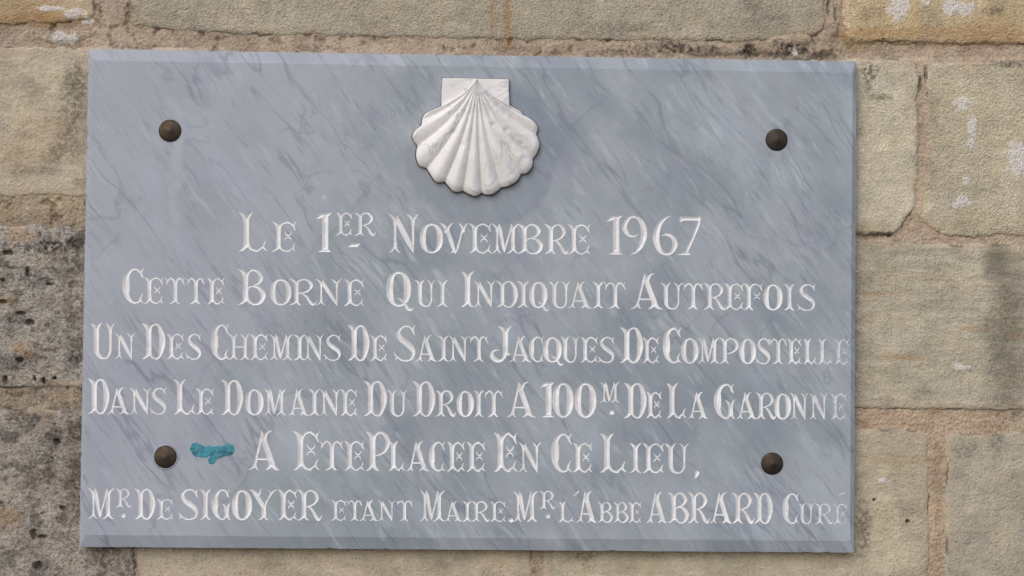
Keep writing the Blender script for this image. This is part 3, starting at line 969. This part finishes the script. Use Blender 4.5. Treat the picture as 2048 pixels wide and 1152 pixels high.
def gl_V(W):
    g = G(W)
    g.st((.24 * W, .80, .070), (.36 * W, .45, .068), (.50 * W, .08, .045), (.54 * W, 0, .02))
    g.st((.56 * W, .02, .016), (.62 * W, .2, .030), (.80 * W, .84, .032))
    g.tl(.22 * W, w=.22 * W); g.tr(.25 * W, w=.22 * W)
    g.tl(.81 * W, k=.62, w=.16 * W); g.tr(.82 * W, k=.62, w=.18 * W)
    g.st((.48 * W, .12, .04), (.42 * W, .03, .022), (.36 * W, 0, .004))
    return g


def gl_Y(W):
    g = G(W); x = .52 * W
    g.st((.20 * W, .88, .062), (.34 * W, .68, .070), (x, .42, .068)); g.stem(x, .16, .42, .07)
    g.st((.20 * W, .88, .055), (.12 * W, .96, .03), (0, .97, .005))
    g.st((.25 * W, .80, .05), (.36 * W, .86, .04), (.38 * W, .93, .025), (.43 * W, 1.02, .005))
    g.st((x + .03, .46, .03), (.66 * W, .68, .028), (.80 * W, .88, .030), (.88 * W, .95, .02), (1.0 * W, .98, .005))
    g.st((.79 * W, .86, .028), (.75 * W, .92, .018), (.68 * W, .96, .005))
    g.bl(x, w=.2 * W); g.br(x, w=.17 * W)
    return g


def gl_J(W):
    g = G(W); x = .72 * W
    g.stem(x, .26, .84); g.tl(x, w=.3 * W); g.tr(x, w=.28 * W)
    g.st((x, .3, .07), (x + .07, .215, .04), (.93 * W, .205, .005))
    g.st((x, .30, .07), (.66 * W, .14, .052), (.50 * W, .035, .046), (.28 * W, .06, .066), (.135 * W, .17, .062), (.17 * W, .28, .035), (.30 * W, .325, .022), (.46 * W, .325, .005))
    return g


def gl_1(W):
    g = G(W)
    g.poly((.40 * W, .05), (.80 * W, .05), (.80 * W, .95), (.40 * W, .95))
    g.poly((0, .83), (.22 * W, .965), (.40 * W, 1.0), (1.02 * W, 1.0), (.80 * W, .91), (.80 * W, .86), (.40 * W, .885))
    g.poly((.10 * W, 0), (1.02 * W, 0), (.80 * W, .07), (.40 * W, .07))
    return g


def gl_0(W):
    g = G(W); g.ring(0, W, min(.092, .165 * W), -.01, .99, .034); return g


def gl_6(W):
    g = G(W)
    g.st((.74 * W, 1.0, .005), (.52 * W, .94, .026), (.27 * W, .76, .066), (.155 * W, .46, .086), (.25 * W, .17, .064), (.48 * W, .025, .032), (.74 * W, .07, .044), (.885 * W, .27, .068), (.78 * W, .46, .046), (.57 * W, .525, .030), (.36 * W, .49, .005))
    return g


def gl_9(W):
    g = G(W)
    g.st((.36 * W, .0, .005), (.56 * W, .07, .026), (.76 * W, .25, .062), (.865 * W, .55, .082), (.77 * W, .84, .062), (.52 * W, .972, .032), (.27 * W, .92, .044), (.125 * W, .71, .066), (.24 * W, .53, .044), (.44 * W, .475, .030), (.66 * W, .52, .005))
    return g


def gl_7(W):
    g = G(W)
    g.poly((.13 * W, .86), (.15 * W, .99), (1.0 * W, .985), (1.0 * W, .93), (.93 * W, .885), (.30 * W, .885), (.16 * W, .84))
    g.st((.95 * W, .93, .034), (.86 * W, .70, .034), (.42 * W, .08, .036))
    g.poly((0, 0), (.60 * W, 0), (.48 * W, .09), (.34 * W, .09))
    return g


GLYPH = {k[3:]: v for k, v in list(globals().items()) if k.startswith('gl_')}


def lerp(tab, x):
    (xa, ya), (xb, yb) = tab
    return ya + (x - xa) * (yb - ya) / (xb - xa)


# one entry per carved line: baseline through two points, capital and small heights, words of (letters, edges)
# a lower-case letter marks a small capital; each letter carries its left and right edge in the photograph
def W_(letters, *e):
    return [(letters[i], e[2 * i], e[2 * i + 1]) for i in range(len(letters))]


LINES = [
    dict(base=((500, 502.5), (1370, 510)), cap=78, small=60, words=[
        W_('Le', 477.6, 534.5, 544, 592),
        W_('1^E^R-', 632, 662.6, 672, 705, 709, 752, 695.6, 720.7) if False else [('1', 632, 662.6), ('E', 672, 705, 424.8, 470.6), ('R', 709, 752, 424.8, 471.4), ('dash', 695.6, 720.7, 487, 494)],
        W_('Novembre', 777, 838, 839.6, 886, 880, 937, 937, 983, 983, 1039, 1035, 1088, 1089, 1138, 1135, 1180.5),
        W_('1967', 1213, 1245, 1242, 1295, 1304, 1356, 1352.6, 1401)]),
    dict(base=((295, 607), (1575, 620.4)), cap=71, small=53, words=[
        W_('Cette', 242.3, 288, 288, 327, 331, 369, 373, 409, 414, 449),
        W_('Borne', 476.6, 533, 540, 582.5, 578.5, 634, 631, 684, 688, 728),
        W_('Qui', 772, 827.6, 829.5, 870.5, 873.5, 896),
        W_('Indiquait', 922.3, 947.7, 947, 991, 992, 1035.6, 1035, 1058.7, 1058, 1098.7, 1097.7, 1140.7, 1135, 1183.7, 1184.6, 1208, 1209, 1251),
        W_('Autrefois', 1262, 1325.4, 1320.5, 1365.5, 1365.5, 1406.5, 1407.5, 1452.4, 1448.5, 1487.5, 1487.5, 1525.6, 1526.6, 1565, 1567.6, 1590, 1594, 1631)]),
    dict(base=((230, 717.3), (1690, 728.8)), cap=71.5, small=51.5, words=[
        W_('Un', 180, 230.5, 229.6, 270.6),
        W_('Des', 284, 331, 333, 368, 371, 402.4),
        W_('Chemins', 420, 458, 456, 500, 500, 536, 539, 586, 587, 611, 607, 648, 648, 682),
        W_('De', 695.5, 739.5, 740, 774.6),
        W_('Saint', 788, 831, 831, 874, 876, 898, 897.6, 937.7, 938.7, 976),
        W_('Jacques', 977, 1024, 1018, 1063, 1056, 1087.5, 1086, 1127.5, 1120.7, 1158.8, 1160.7, 1196, 1196, 1229),
        W_('De', 1240, 1286.7, 1284.7, 1318),
        W_('Compostelle', 1323.7, 1362.7, 1361.8, 1397, 1396, 1439, 1439, 1478, 1478.4, 1512, 1511, 1540.5, 1538.5, 1573.7, 1574.6, 1603, 1607, 1634, 1636, 1665.5, 1668.4, 1698.7)]),
    dict(base=((200, 827.5), (1675, 839)), cap=70.5, small=53, words=[
        W_('Dans', 176, 219, 214, 260, 259, 303, 300, 332.5),
        W_('Le', 347.7, 391.7, 391.7, 427.8),
        W_('Domaine', 442.5, 486.8, 490, 527, 527.4, 573.4, 576.4, 617.4, 617.4, 640, 639, 681, 681, 715),
        W_('Du', 727.7, 774, 773.6, 815),
        W_('Droit', 825.4, 871, 871, 912, 913, 947.5, 947.6, 967, 968, 1006),
        W_('A', 1013, 1071.6),
        W_('100', 1080, 1108.7, 1105, 1147, 1149, 1192.7),
        [('M', 1200.5, 1239.6, 764, 805), ('dot', 1223.4, 4.8, 824.8, 0)],
        W_('De', 1248, 1293.7, 1292, 1323.5),
        W_('La', 1333.4, 1373.5, 1375.4, 1416.4),
        W_('Garonne', 1425.6, 1470, 1472, 1514, 1511, 1553, 1548, 1582, 1580.5, 1616.6, 1618.6, 1655.7, 1660.6, 1693.8)]),
    dict(base=((530, 939.5), (1270, 945.4)), cap=78.5, small=59.5, words=[
        W_('A', 496.6, 560),
        W_('Ete', 586.4, 639, 640, 686, 688, 729),
        W_('Placee', 732, 780.4, 778, 810, 812, 859, 856, 890, 894, 930, 933, 971),
        W_('En', 988, 1035, 1036.8, 1082.7),
        W_('Ce', 1100, 1144, 1145, 1185),
        W_('Lieu', 1200, 1253, 1259, 1283, 1285, 1328, 1329, 1378) + [('comma', 1392, 1392, 0, 0)]]),
    dict(base=((200, 1037.8), (1680, 1047.9)), cap=61.5, small=41, words=[
        [('M', 176, 228.6), ('R', 232, 262.8, 977, 1014.5), ('dot', 247, 4.4, 1031, 0)],
        W_('De', 269, 310.6, 313.6, 345.8),
        W_('SIGOYER', 356.5, 396.6, 399.5, 422, 421, 461, 463.5, 504, 498, 554.8, 556, 595, 595, 644),
        W_('etant', 662.6, 693, 694, 724, 719, 757, 756, 790.5, 792.5, 824.7),
        W_('Maire', 839.4, 890, 888.6, 924.7, 924.7, 944, 943, 980, 980, 1011.6) + [('dot', 1022, 4.8, 1040.2, 0)],
        [('M', 1026, 1075.7), ('R', 1079, 1112, 981.6, 1018), ('dot', 1095.6, 4.7, 1032, 0)],
        W_('lAbbe', 1117, 1147.4, 1152.5, 1193.5, 1195.4, 1226.7, 1226.7, 1258, 1257, 1283) + [('tick', 1151, 1151, 0, 0, 1146.4, 992.3, 1156, 983.5)],
        W_('ABRARD', 1292, 1335, 1336, 1379, 1376, 1420, 1418.4, 1465, 1464, 1509, 1507, 1546),
        W_('Cure', 1563, 1598, 1596, 1628, 1630, 1666.5, 1666.5, 1694.8) + [('tick', 1682, 1682, 0, 0, 1677, 991.5, 1687, 984.6)]]),
]
ORD = ['first', 'second', 'third', 'fourth', 'fifth', 'sixth']
SAYS = ['Le 1er Novembre 1967', 'Cette Borne Qui Indiquait Autrefois', 'Un Des Chemins De Saint Jacques De Compostelle',
        'Dans Le Domaine Du Droit A 100 M De La Garonne', 'A Ete Placee En Ce Lieu', 'naming the mayor and the parish priest']

ROOT = np.array([0, 0, -PH / 2])
PLAQUE = empty('memorial_plaque', ROOT, 'grey veined marble plaque carved with six lines of white lettering on the wall', 'plaque')


def word_items(ln, word):
    """strokes and polygons of a word in photo coordinates"""
    out = []
    for it in word:
        ch, x0, x1 = it[0], it[1], it[2]
        if ch == 'dot':
            out.append(('s', np.array([(x0, it[3], x1), (x0 + .01, it[3], x1)]))); continue
        if ch == 'dash':
            out.append(('p', np.array([(x0, 494), (x0 + 7, 486.6), (x1, 486.6), (x1 - 6, 494)]))); continue
        if ch == 'comma':
            out.append(('s', cat([(1394.2, 945, 4.3), (1393, 950, 3.2), (1389, 957.6, .5)]))); continue
        if ch == 'tick':
            a, b, c_, d_ = it[5:9]
            out.append(('s', cat([(a, b, .5), ((a + c_) / 2, (b + d_) / 2, 1.2), (c_, d_, 2.0)]))); continue
        if len(it) == 5:
            top, bot = it[3], it[4]
            f = lambda x: bot
            H = bot - top
        else:
            f = lambda x: lerp(ln['base'], x)
            H = ln['small'] if ch.islower() else ln['cap']
        g = GLYPH[ch.upper()]((x1 - x0) / H)
        for kind, P in g.items:
            Q = P.copy()
            Q[:, 0] = x0 + P[:, 0] * H
            Q[:, 1] = f(Q[:, 0]) - P[:, 1] * H
            if kind == 's':
                Q[:, 2] = P[:, 2] * H * 1.0
            out.append((kind, Q))
    return out


STEP = .7


def word_field(items):
    ext = np.vstack([P[:, :2] for _, P in items])
    x0, y0 = ext.min(0) - 9; x1, y1 = ext.max(0) + 9
    xs = np.arange(x0, x1, STEP); ys = np.arange(y0, y1, STEP)
    F = np.full((len(ys), len(xs)), 9.0)
    for kind, P in items:
        pad = (P[:, 2].max() if kind == 's' else 0) + 3
        i0, i1 = np.searchsorted(xs, [P[:, 0].min() - pad, P[:, 0].max() + pad])
        j0, j1 = np.searchsorted(ys, [P[:, 1].min() - pad, P[:, 1].max() + pad])
        X, Y = np.meshgrid(xs[i0:i1], ys[j0:j1])
        D = F[j0:j1, i0:i1]
        if kind == 'p':
            np.minimum(D, sd_poly(P, X, Y), out=D)
            continue
        for a, b in zip(P[:-1], P[1:]):
            q = max(a[2], b[2]) + 3
            ii = np.searchsorted(xs[i0:i1], [min(a[0], b[0]) - q, max(a[0], b[0]) + q])
            jj = np.searchsorted(ys[j0:j1], [min(a[1], b[1]) - q, max(a[1], b[1]) + q])
            sx, sy = X[jj[0]:jj[1], ii[0]:ii[1]], Y[jj[0]:jj[1], ii[0]:ii[1]]
            if sx.size == 0:
                continue
            ex, ey = b[0] - a[0], b[1] - a[1]
            t = np.clip(((sx - a[0]) * ex + (sy - a[1]) * ey) / (ex * ex + ey * ey + 1e-9), 0, 1)
            dd = np.hypot(sx - a[0] - ex * t, sy - a[1] - ey * t) - (a[2] + (b[2] - a[2]) * t)
            sub = D[jj[0]:jj[1], ii[0]:ii[1]]
            np.minimum(sub, dd, out=sub)
    # hand-cut wobble
    X, Y = np.meshgrid(xs, ys)
    F += .28 * pn(X / 7, Y / 7, 5)
    return xs, ys, F


def march(xs, ys, F):
    """mesh of the region F < 0; returns 2-D verts, depth field per vert, faces, boundary loops"""
    inside = F < 0
    ny, nx = F.shape
    vid = {}
    V = []; Dp = []

    def gv(j, i):
        k = (j, i)
        if k not in vid:
            vid[k] = len(V); V.append((xs[i], ys[j])); Dp.append(-F[j, i])
        return vid[k]

    def ev(j, i, j2, i2):
        k = (j, i, j2, i2) if (j, i) < (j2, i2) else (j2, i2, j, i)
        if k not in vid:
            a, b = F[k[0], k[1]], F[k[2], k[3]]
            t = min(max(a / (a - b), .02), .98)
            vid[k] = len(V)
            V.append((xs[k[1]] + (xs[k[3]] - xs[k[1]]) * t, ys[k[0]] + (ys[k[2]] - ys[k[0]]) * t)); Dp.append(0.0)
        return vid[k]
    cnt = inside[:-1, :-1].astype(int) + inside[1:, :-1] + inside[:-1, 1:] + inside[1:, 1:]
    faces = []; nxt = {}
    for j, i in zip(*np.nonzero(cnt)):
        c = [(j, i), (j, i + 1), (j + 1, i + 1), (j + 1, i)]
        ins = [inside[q] for q in c]
        poly = []
        for k in range(4):
            p, q = c[k], c[(k + 1) % 4]
            if ins[k]:
                poly.append(gv(*p))
            if ins[k] != ins[(k + 1) % 4]:
                poly.append(ev(*p, *q))
                if ins[k]:
                    out_v = poly[-1]
                    # contour leaves here; find where it comes back in
                    m = (k + 1) % 4
                    while ins[m] == ins[(m + 1) % 4]:
                        m = (m + 1) % 4
                    nxt[out_v] = ev(*c[m], *c[(m + 1) % 4])
        faces.append(poly)
    loops = []; seen = set()
    for s0 in list(nxt):
        if s0 in seen:
            continue
        lp = []; v = s0
        while v not in seen:
            seen.add(v); lp.append(v); v = nxt.get(v)
            if v is None:
                break
        if v == s0 and len(lp) > 5:
            loops.append(lp)
    return np.array(V), np.array(Dp), faces, loops


def simplify(P, tol):
    n = len(P)
    keep = np.zeros(n, bool)
    k0 = int(np.argmax(((P - P[0]) ** 2).sum(1)))
    Q = np.vstack([P, P[:1]])
    keep[0] = keep[k0] = True
    stack = [(0, k0), (k0, n)]
    while stack:
        a, b = stack.pop()
        if b - a < 2:
            continue
        A, B = Q[a], Q[b]
        e = B - A; L = math.hypot(*e) + 1e-9
        dd = np.abs((Q[a + 1:b, 0] - A[0]) * e[1] - (Q[a + 1:b, 1] - A[1]) * e[0]) / L
        k = int(np.argmax(dd))
        if dd[k] > tol:
            k += a + 1
            keep[k % n] = True
            stack += [(a, k), (k, b)]
    return P[keep]


HOLES = []
MP = mat_paint()
for li, ln in enumerate(LINES):
    lo = bpy.data.objects.new('inscription_line', None)
    COL.objects.link(lo); lo.parent = PLAQUE
    lo['label'] = '%s line of white carved lettering, %s' % (ORD[li], ('reading ' + SAYS[li]) if li < 5 else SAYS[li])
    for wd in ln['words']:
        xs, ys, F = word_field(word_items(ln, wd))
        V, Dp, faces, loops = march(xs, ys, F)
        P3 = unproj(V[:, 0], V[:, 1], -TH)
        P3[:, 1] += Dp * S * .56
        me = mesh_from('word', P3 - ROOT, [f[::-1] for f in faces], False)
        o = link('word', me, MP, lo)
        for lp in loops:
            HOLES.append(simplify(V[lp], .07))

# ------------------------------------------------------------------ the slab itself, with the letters cut out of its face
MARBLE = mat_marble()


def build_slab():
    w, h = PW / 2, PH / 2
    bl, brt, bt, bb = 10 * S, 9 * S, 24 * S, 24 * S
    dep = .0035
    yf, yb, yk = -TH, -TH + dep, 0.0085
    NS = 140

    def worn(cor, seed, amp, chip):
        """clockwise outline with small hand-finished irregularities and a few chips, pushed inwards"""
        out = []
        for i in range(4):
            A, B = np.array(cor[i]), np.array(cor[(i + 1) % 4])
            e = (B - A) / np.linalg.norm(B - A)
            inn = np.array([e[1], -e[0]])
            u = np.arange(NS) / NS
            L = np.linalg.norm(B - A) / S
            o = amp * fbm(u * L, np.full(NS, i * 50.0), 30, 3, seed)
            o = o + chip * sstep(.52, .75, fbm(u * L, np.full(NS, i * 70.0 + 9), 16, 2, seed + 4))
            o[0] = 1.2
            out.append(A + (B - A) * u[:, None] + inn * (np.clip(o, -.5, None) * S)[:, None])
        return np.vstack(out)
    rect = worn([(-w + bl, h - bt), (w - brt, h - bt), (w - brt, -h + bb), (-w + bl, -h + bb)], 3, .7, 0)
    edge = worn([(-w, h), (w, h), (w, -h), (-w, -h)], 8, .4, 1.8)
    pts = [tuple(p) for p in rect[::-1]]
    F = [list(range(len(pts)))]
    for P in HOLES:
        q = unproj(P[:, 0], P[:, 1], -TH)
        q = q[:, [0, 2]]
        ar = (q[:, 0] * np.roll(q[:, 1], -1) - np.roll(q[:, 0], -1) * q[:, 1]).sum()
        if ar < 0:
            q = q[::-1]
        k = len(pts)
        pts += [(a, b) for a, b in q]
        F.append(list(range(k, len(pts))))
    # scale up for the triangulation's tolerance
    ov, oe, of, _, _, ofc = delaunay_2d_cdt([Vector((p[0] * 1000, p[1] * 1000)) for p in pts], [], F, 0, 1e-4)
    tris = []
    for t, src in zip(of, ofc):
        if 0 in src and len([s for s in src if s > 0]) % 2 == 0:
            tris.append(t)
    V = [(v[0] / 1000, yf, v[1] / 1000) for v in ov]
    faces = []
    for t in tris:
        a, b, c = (np.array(V[i]) for i in t[:3])
        nrm = np.cross(b - a, c - a)
        faces.append(list(t) if nrm[1] < 0 else list(t)[::-1])
    k = len(V)
    n = len(rect)
    V += [(x, yf, z) for x, z in rect]
    V += [(x, yb, z) for x, z in edge]
    V += [(x, yk, z) for x, z in edge]
    for i in range(n):
        j = (i + 1) % n
        faces.append([k + i, k + n + i, k + n + j, k + j][::-1])
        faces.append([k + n + i, k + 2 * n + i, k + 2 * n + j, k + n + j][::-1])
    faces.append([k + 2 * n + i for i in range(n)])
    faces = faces
    me = mesh_from('slab', np.array(V) - ROOT, faces, False)
    return link('slab', me, MARBLE, PLAQUE)


build_slab()

# ------------------------------------------------------------------ the scallop shell
def zs(p):                       # reading from the enlarged view of the shell
    return np.array([(700 + a / 3.2, 60 + b / 3.2) for a, b in p])


SHELL_AT = unproj(952, 390, -TH)
SHELL = empty('scallop_shell', SHELL_AT, 'white marble scallop shell in relief, fixed at the top centre of the grey plaque', 'shell ornament')
MSH = mat_shell()
LOBES = [[(585, 490), (500, 528), (470, 555), (461, 580)],
         [(461, 580), (456, 612), (415, 650), (400, 685), (410, 715), (434, 742)],
         [(434, 742), (424, 790), (430, 840), (452, 875), (492, 887)],
         [(492, 887), (515, 925), (545, 968), (575, 980), (607, 972)],
         [(607, 972), (630, 1000), (660, 1032), (690, 1040), (722, 1030)],
         [(722, 1030), (760, 1052), (800, 1066), (826, 1057), (840, 1042)],
         [(840, 1042), (872, 1056), (912, 1053), (945, 1030), (967, 1010)],
         [(967, 1010), (1012, 1002), (1060, 975), (1082, 948), (1093, 924)],
         [(1093, 924), (1130, 920), (1160, 885), (1168, 855), (1167, 828)],
         [(1167, 828), (1196, 790), (1210, 740), (1202, 700), (1190, 672)],
         [(1190, 672), (1200, 632), (1180, 596), (1150, 570), (1108, 558)],
         [(1108, 558), (1096, 528), (1060, 506), (1022, 484)]]
APEX = zs([(810, 318)])[0]


def build_shell():
    K = 22
    edge = []; fr = []
    for n, lb in enumerate(LOBES):
        P = np.array(cat([(a, b, 1.0) for a, b in lb], 10))[:, :2]
        L = np.concatenate([[0], np.cumsum(np.hypot(*np.diff(P, axis=0).T))]); L /= L[-1]
        for k in range(K):
            u = k / K
            edge.append((np.interp(u, L, P[:, 0]), np.interp(u, L, P[:, 1]))); fr.append(n + u)
    edge.append(LOBES[-1][-1]); fr.append(12.0)
    E = zs(edge); fr = np.array(fr)
    NT_ = 70
    t = np.linspace(0, 1, NT_)
    A = APEX
    D = E - A
    q = np.abs(fr - 6)[:, None] / 6
    Cc = A + D * np.concatenate([.25 - .09 * q ** 3, .50 + .10 * q ** 3], 1)
    X = ((1 - t) ** 2)[:, None] * A[0] + (2 * t * (1 - t))[:, None] * Cc[:, 0] + (t * t)[:, None] * E[:, 0]
    Y = ((1 - t) ** 2)[:, None] * A[1] + (2 * t * (1 - t))[:, None] * Cc[:, 1] + (t * t)[:, None] * E[:, 1]
    ph = fr - np.floor(fr)
    ridge = 1 - np.abs(2 * ph - 1) ** 1.7
    ridge[-1] = 0
    side = np.clip(1 - ((fr - 6) / 6.15) ** 2, 0, 1)                       # lower towards both flanks
    tt = t[:, None]
    dome = (9 + 26 * np.sin(np.pi * np.clip(.12 + .76 * tt, 0, 1)) ** .9) * (.42 + .58 * side[None, :] ** .6)
    rib = (1.6 + 11.5 * tt ** .6) * (.55 + .45 * side[None, :] ** .4)
    H = dome + rib * (ridge[None, :] - .6)
    lip = sstep(1.0, .96, tt)
    H = (H * (.72 + .28 * lip) + 3) * .7
    # small chips and tool marks
    H = H + .5 * fbm(X, Y, 14, 3, 11)
    for cx, cy in ((915, 238), (908, 265), (925, 294), (985, 252), (1012, 262)):
        H = H - 2.2 * blob(X.ravel(), Y.ravel(), cx, cy, 5, 5, 3, .4, .6, 6).reshape(X.shape)
    nt, ns = X.shape
    base = unproj(X, Y, -TH)
    base[..., 1] -= H * S
    rim = unproj(X[-1], Y[-1], -TH); rim[:, 1] += .0004
    # the rim drops straight to the slab, slightly undercut
    V = np.vstack([base.reshape(-1, 3), rim])
    F = []
    for i in range(nt - 1):
        for j in range(ns - 1):
            a, b, c, d_ = i * ns + j, i * ns + j + 1, (i + 1) * ns + j + 1, (i + 1) * ns + j
            F.append((a, d_, c, b) if i else (a, d_, c))
    o = nt * ns
    for j in range(ns - 1):
        F.append(((nt - 1) * ns + j, o + j, o + j + 1, (nt - 1) * ns + j + 1))
    me = mesh_from('fan', V - SHELL_AT, F, True)
    link('fan', me, MSH, SHELL)
    # hinge plate (ears) behind the fan
    Q = zs([(592, 310), (700, 311), (810, 314), (915, 316), (1017, 319), (1018, 400), (1022, 500), (900, 560), (800, 600), (700, 560), (584, 500), (586, 400)])
    f = unproj(Q[:, 0], Q[:, 1], -TH); n = len(Q)
    cen = Q.mean(0)
    Qi = cen + (Q - cen) * .975
    fi = unproj(Qi[:, 0], Qi[:, 1], -TH)
    back = f.copy(); back[:, 1] += .0004
    mid = f.copy(); mid[:, 1] -= 8.5 * S
    top = fi.copy(); top[:, 1] -= 11 * S
    V = np.vstack([back, mid, top])
    F = []
    for i in range(n):
        j = (i + 1) % n
        F += [(i, j, n + j, n + i), (n + i, n + j, 2 * n + j, 2 * n + i)]
    F.append(tuple(range(2 * n, 3 * n)))
    F = [tuple(q[::-1]) for q in F]
    me = mesh_from('hinge_plate', V - SHELL_AT, F, False)
    link('hinge_plate', me, MSH, SHELL)
    # dark bead of old adhesive showing round the edge
    ring = []
    B = np.vstack([zs([(592, 310), (1017, 319)]), E[::-1]])
    c0 = B.mean(0)
    dv = B - c0
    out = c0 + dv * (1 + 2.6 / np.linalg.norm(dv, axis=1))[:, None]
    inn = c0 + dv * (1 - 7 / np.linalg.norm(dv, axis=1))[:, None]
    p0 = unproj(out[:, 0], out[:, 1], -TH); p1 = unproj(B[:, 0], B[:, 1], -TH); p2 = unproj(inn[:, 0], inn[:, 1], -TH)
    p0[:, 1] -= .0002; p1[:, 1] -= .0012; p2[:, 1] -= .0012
    n = len(B); V = np.vstack([p0, p1, p2]); F = []
    for i in range(n):
        j = (i + 1) % n
        F += [(i, n + i, n + j, j), (n + i, 2 * n + i, 2 * n + j, n + j)]
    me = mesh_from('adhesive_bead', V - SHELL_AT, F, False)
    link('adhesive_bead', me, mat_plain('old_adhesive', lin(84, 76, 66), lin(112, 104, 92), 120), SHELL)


build_shell()

# ------------------------------------------------------------------ four screw caps
MB = mat_bronze()


def cap_mesh():
    prof = [(0.0, .0049), (.0018, .0045), (.0040, .0039), (.0068, .0032), (.0098, .0024), (.0122, .0017), (.0131, .0012), (.0134, .0008), (.0134, -.0006)]
    n = 48
    V = [(0, -prof[0][1], 0)]; F = []
    for r, h in prof[1:]:
        for k in range(n):
            a = 2 * math.pi * k / n
            V.append((r * math.cos(a), -h, r * math.sin(a)))
    for k in range(n):
        F.append((0, 1 + (k + 1) % n, 1 + k)[::-1])
    for q in range(len(prof) - 2):
        for k in range(n):
            a = 1 + q * n + k; b = 1 + q * n + (k + 1) % n
            F.append((a, a + n, b + n, b))
    me = mesh_from('cone', np.array(V), F, True)
    me.materials.append(MB)
    return me


def ring_mesh():
    n = 48; prof = [(.0132, .0003), (.0140, .0009), (.0150, .0008), (.0156, .0002)]
    V = []; F = []
    for r, h in prof:
        for k in range(n):
            a = 2 * math.pi * k / n
            V.append(((r + .0004 * math.sin(3 * a + 1)) * math.cos(a), -h, (r + .0004 * math.sin(2 * a)) * math.sin(a)))
    for q in range(len(prof) - 1):
        for k in range(n):
            a = q * n + k; b = q * n + (k + 1) % n
            F.append((a, a + n, b + n, b))
    me = mesh_from('sealant_ring', np.array(V), F, True)
    me.materials.append(mat_plain('pale_sealant', lin(140, 147, 161), lin(150, 157, 171), 150))
    return me


cm, rm = cap_mesh(), ring_mesh()
for px, py, lab in [(340, 261.5, 'dark bronze conical screw cap near the upper left corner of the plaque'),
                    (1553, 279.5, 'dark bronze conical screw cap near the upper right corner of the plaque'),
                    (331, 914, 'brown bronze conical screw cap with a pale ring, beside the teal sticker scrap'),
                    (1544, 927, 'dark bronze conical screw cap near the lower right corner of the plaque')]:
    e = empty('screw_cap', unproj(px, py, -TH), lab, 'screw cap', 'bronze screw caps holding the plaque')
    for nm, me in (('cone', cm), ('sealant_ring', rm)):
        if nm == 'sealant_ring' and px != 331:
            continue
        o = bpy.data.objects.new(nm, me); COL.objects.link(o); o.parent = e
        if nm == 'cone':
            o.rotation_euler = (0, px * .7, 0)

# ------------------------------------------------------------------ scrap of a torn sticker
def build_scrap():
    xs = np.arange(372, 476, .7); ys = np.arange(872, 936, .7)
    X, Y = np.meshgrid(xs, ys)
    F = np.full(X.shape, 9.0)
    for cx, cy, rx, ry in ((394, 899, 14, 14), (412, 904, 18, 12), (436, 904, 20, 13), (456, 899, 13, 14), (424, 918, 9, 9)):
        F = np.minimum(F, (np.hypot((X - cx) / rx, (Y - cy) / ry) - 1) * min(rx, ry))
    F += .5 + 4.2 * fbm(X * .7, Y, 16, 5, 6, .7) + 2.2 * fbm(X, Y, 5, 3, 9, .7)
    V, Dp, faces, loops = march(xs, ys, F)
    P = unproj(V[:, 0], V[:, 1], -TH)
    P[:, 1] -= .0002 + np.clip(Dp, 0, 1) * .0001
    at = unproj(424, 930, -TH)
    me = mesh_from('sticker_scrap', P - at, [f[::-1] for f in faces], True)
    t = NT('worn_teal_print')
    v = t.coord()
    a = t.noise(v, 110, 5, .65, .2)
    c = t.mix(t.map(a, .36, .60), lin(10, 84, 106), lin(50, 140, 160))
    c = t.mix(t.map(t.noise(v, 260, 4, .7), .5, .7, 0, .45), c, lin(14, 70, 88))
    t.put(t.b.inputs['Base Color'], c); t.b.inputs['Roughness'].default_value = .5
    o = link('sticker_scrap', me, t.m, None, at)
    o['label'] = 'torn scrap of a teal blue sticker on the plaque beside the lower left screw cap'
    o['category'] = 'sticker'


build_scrap()
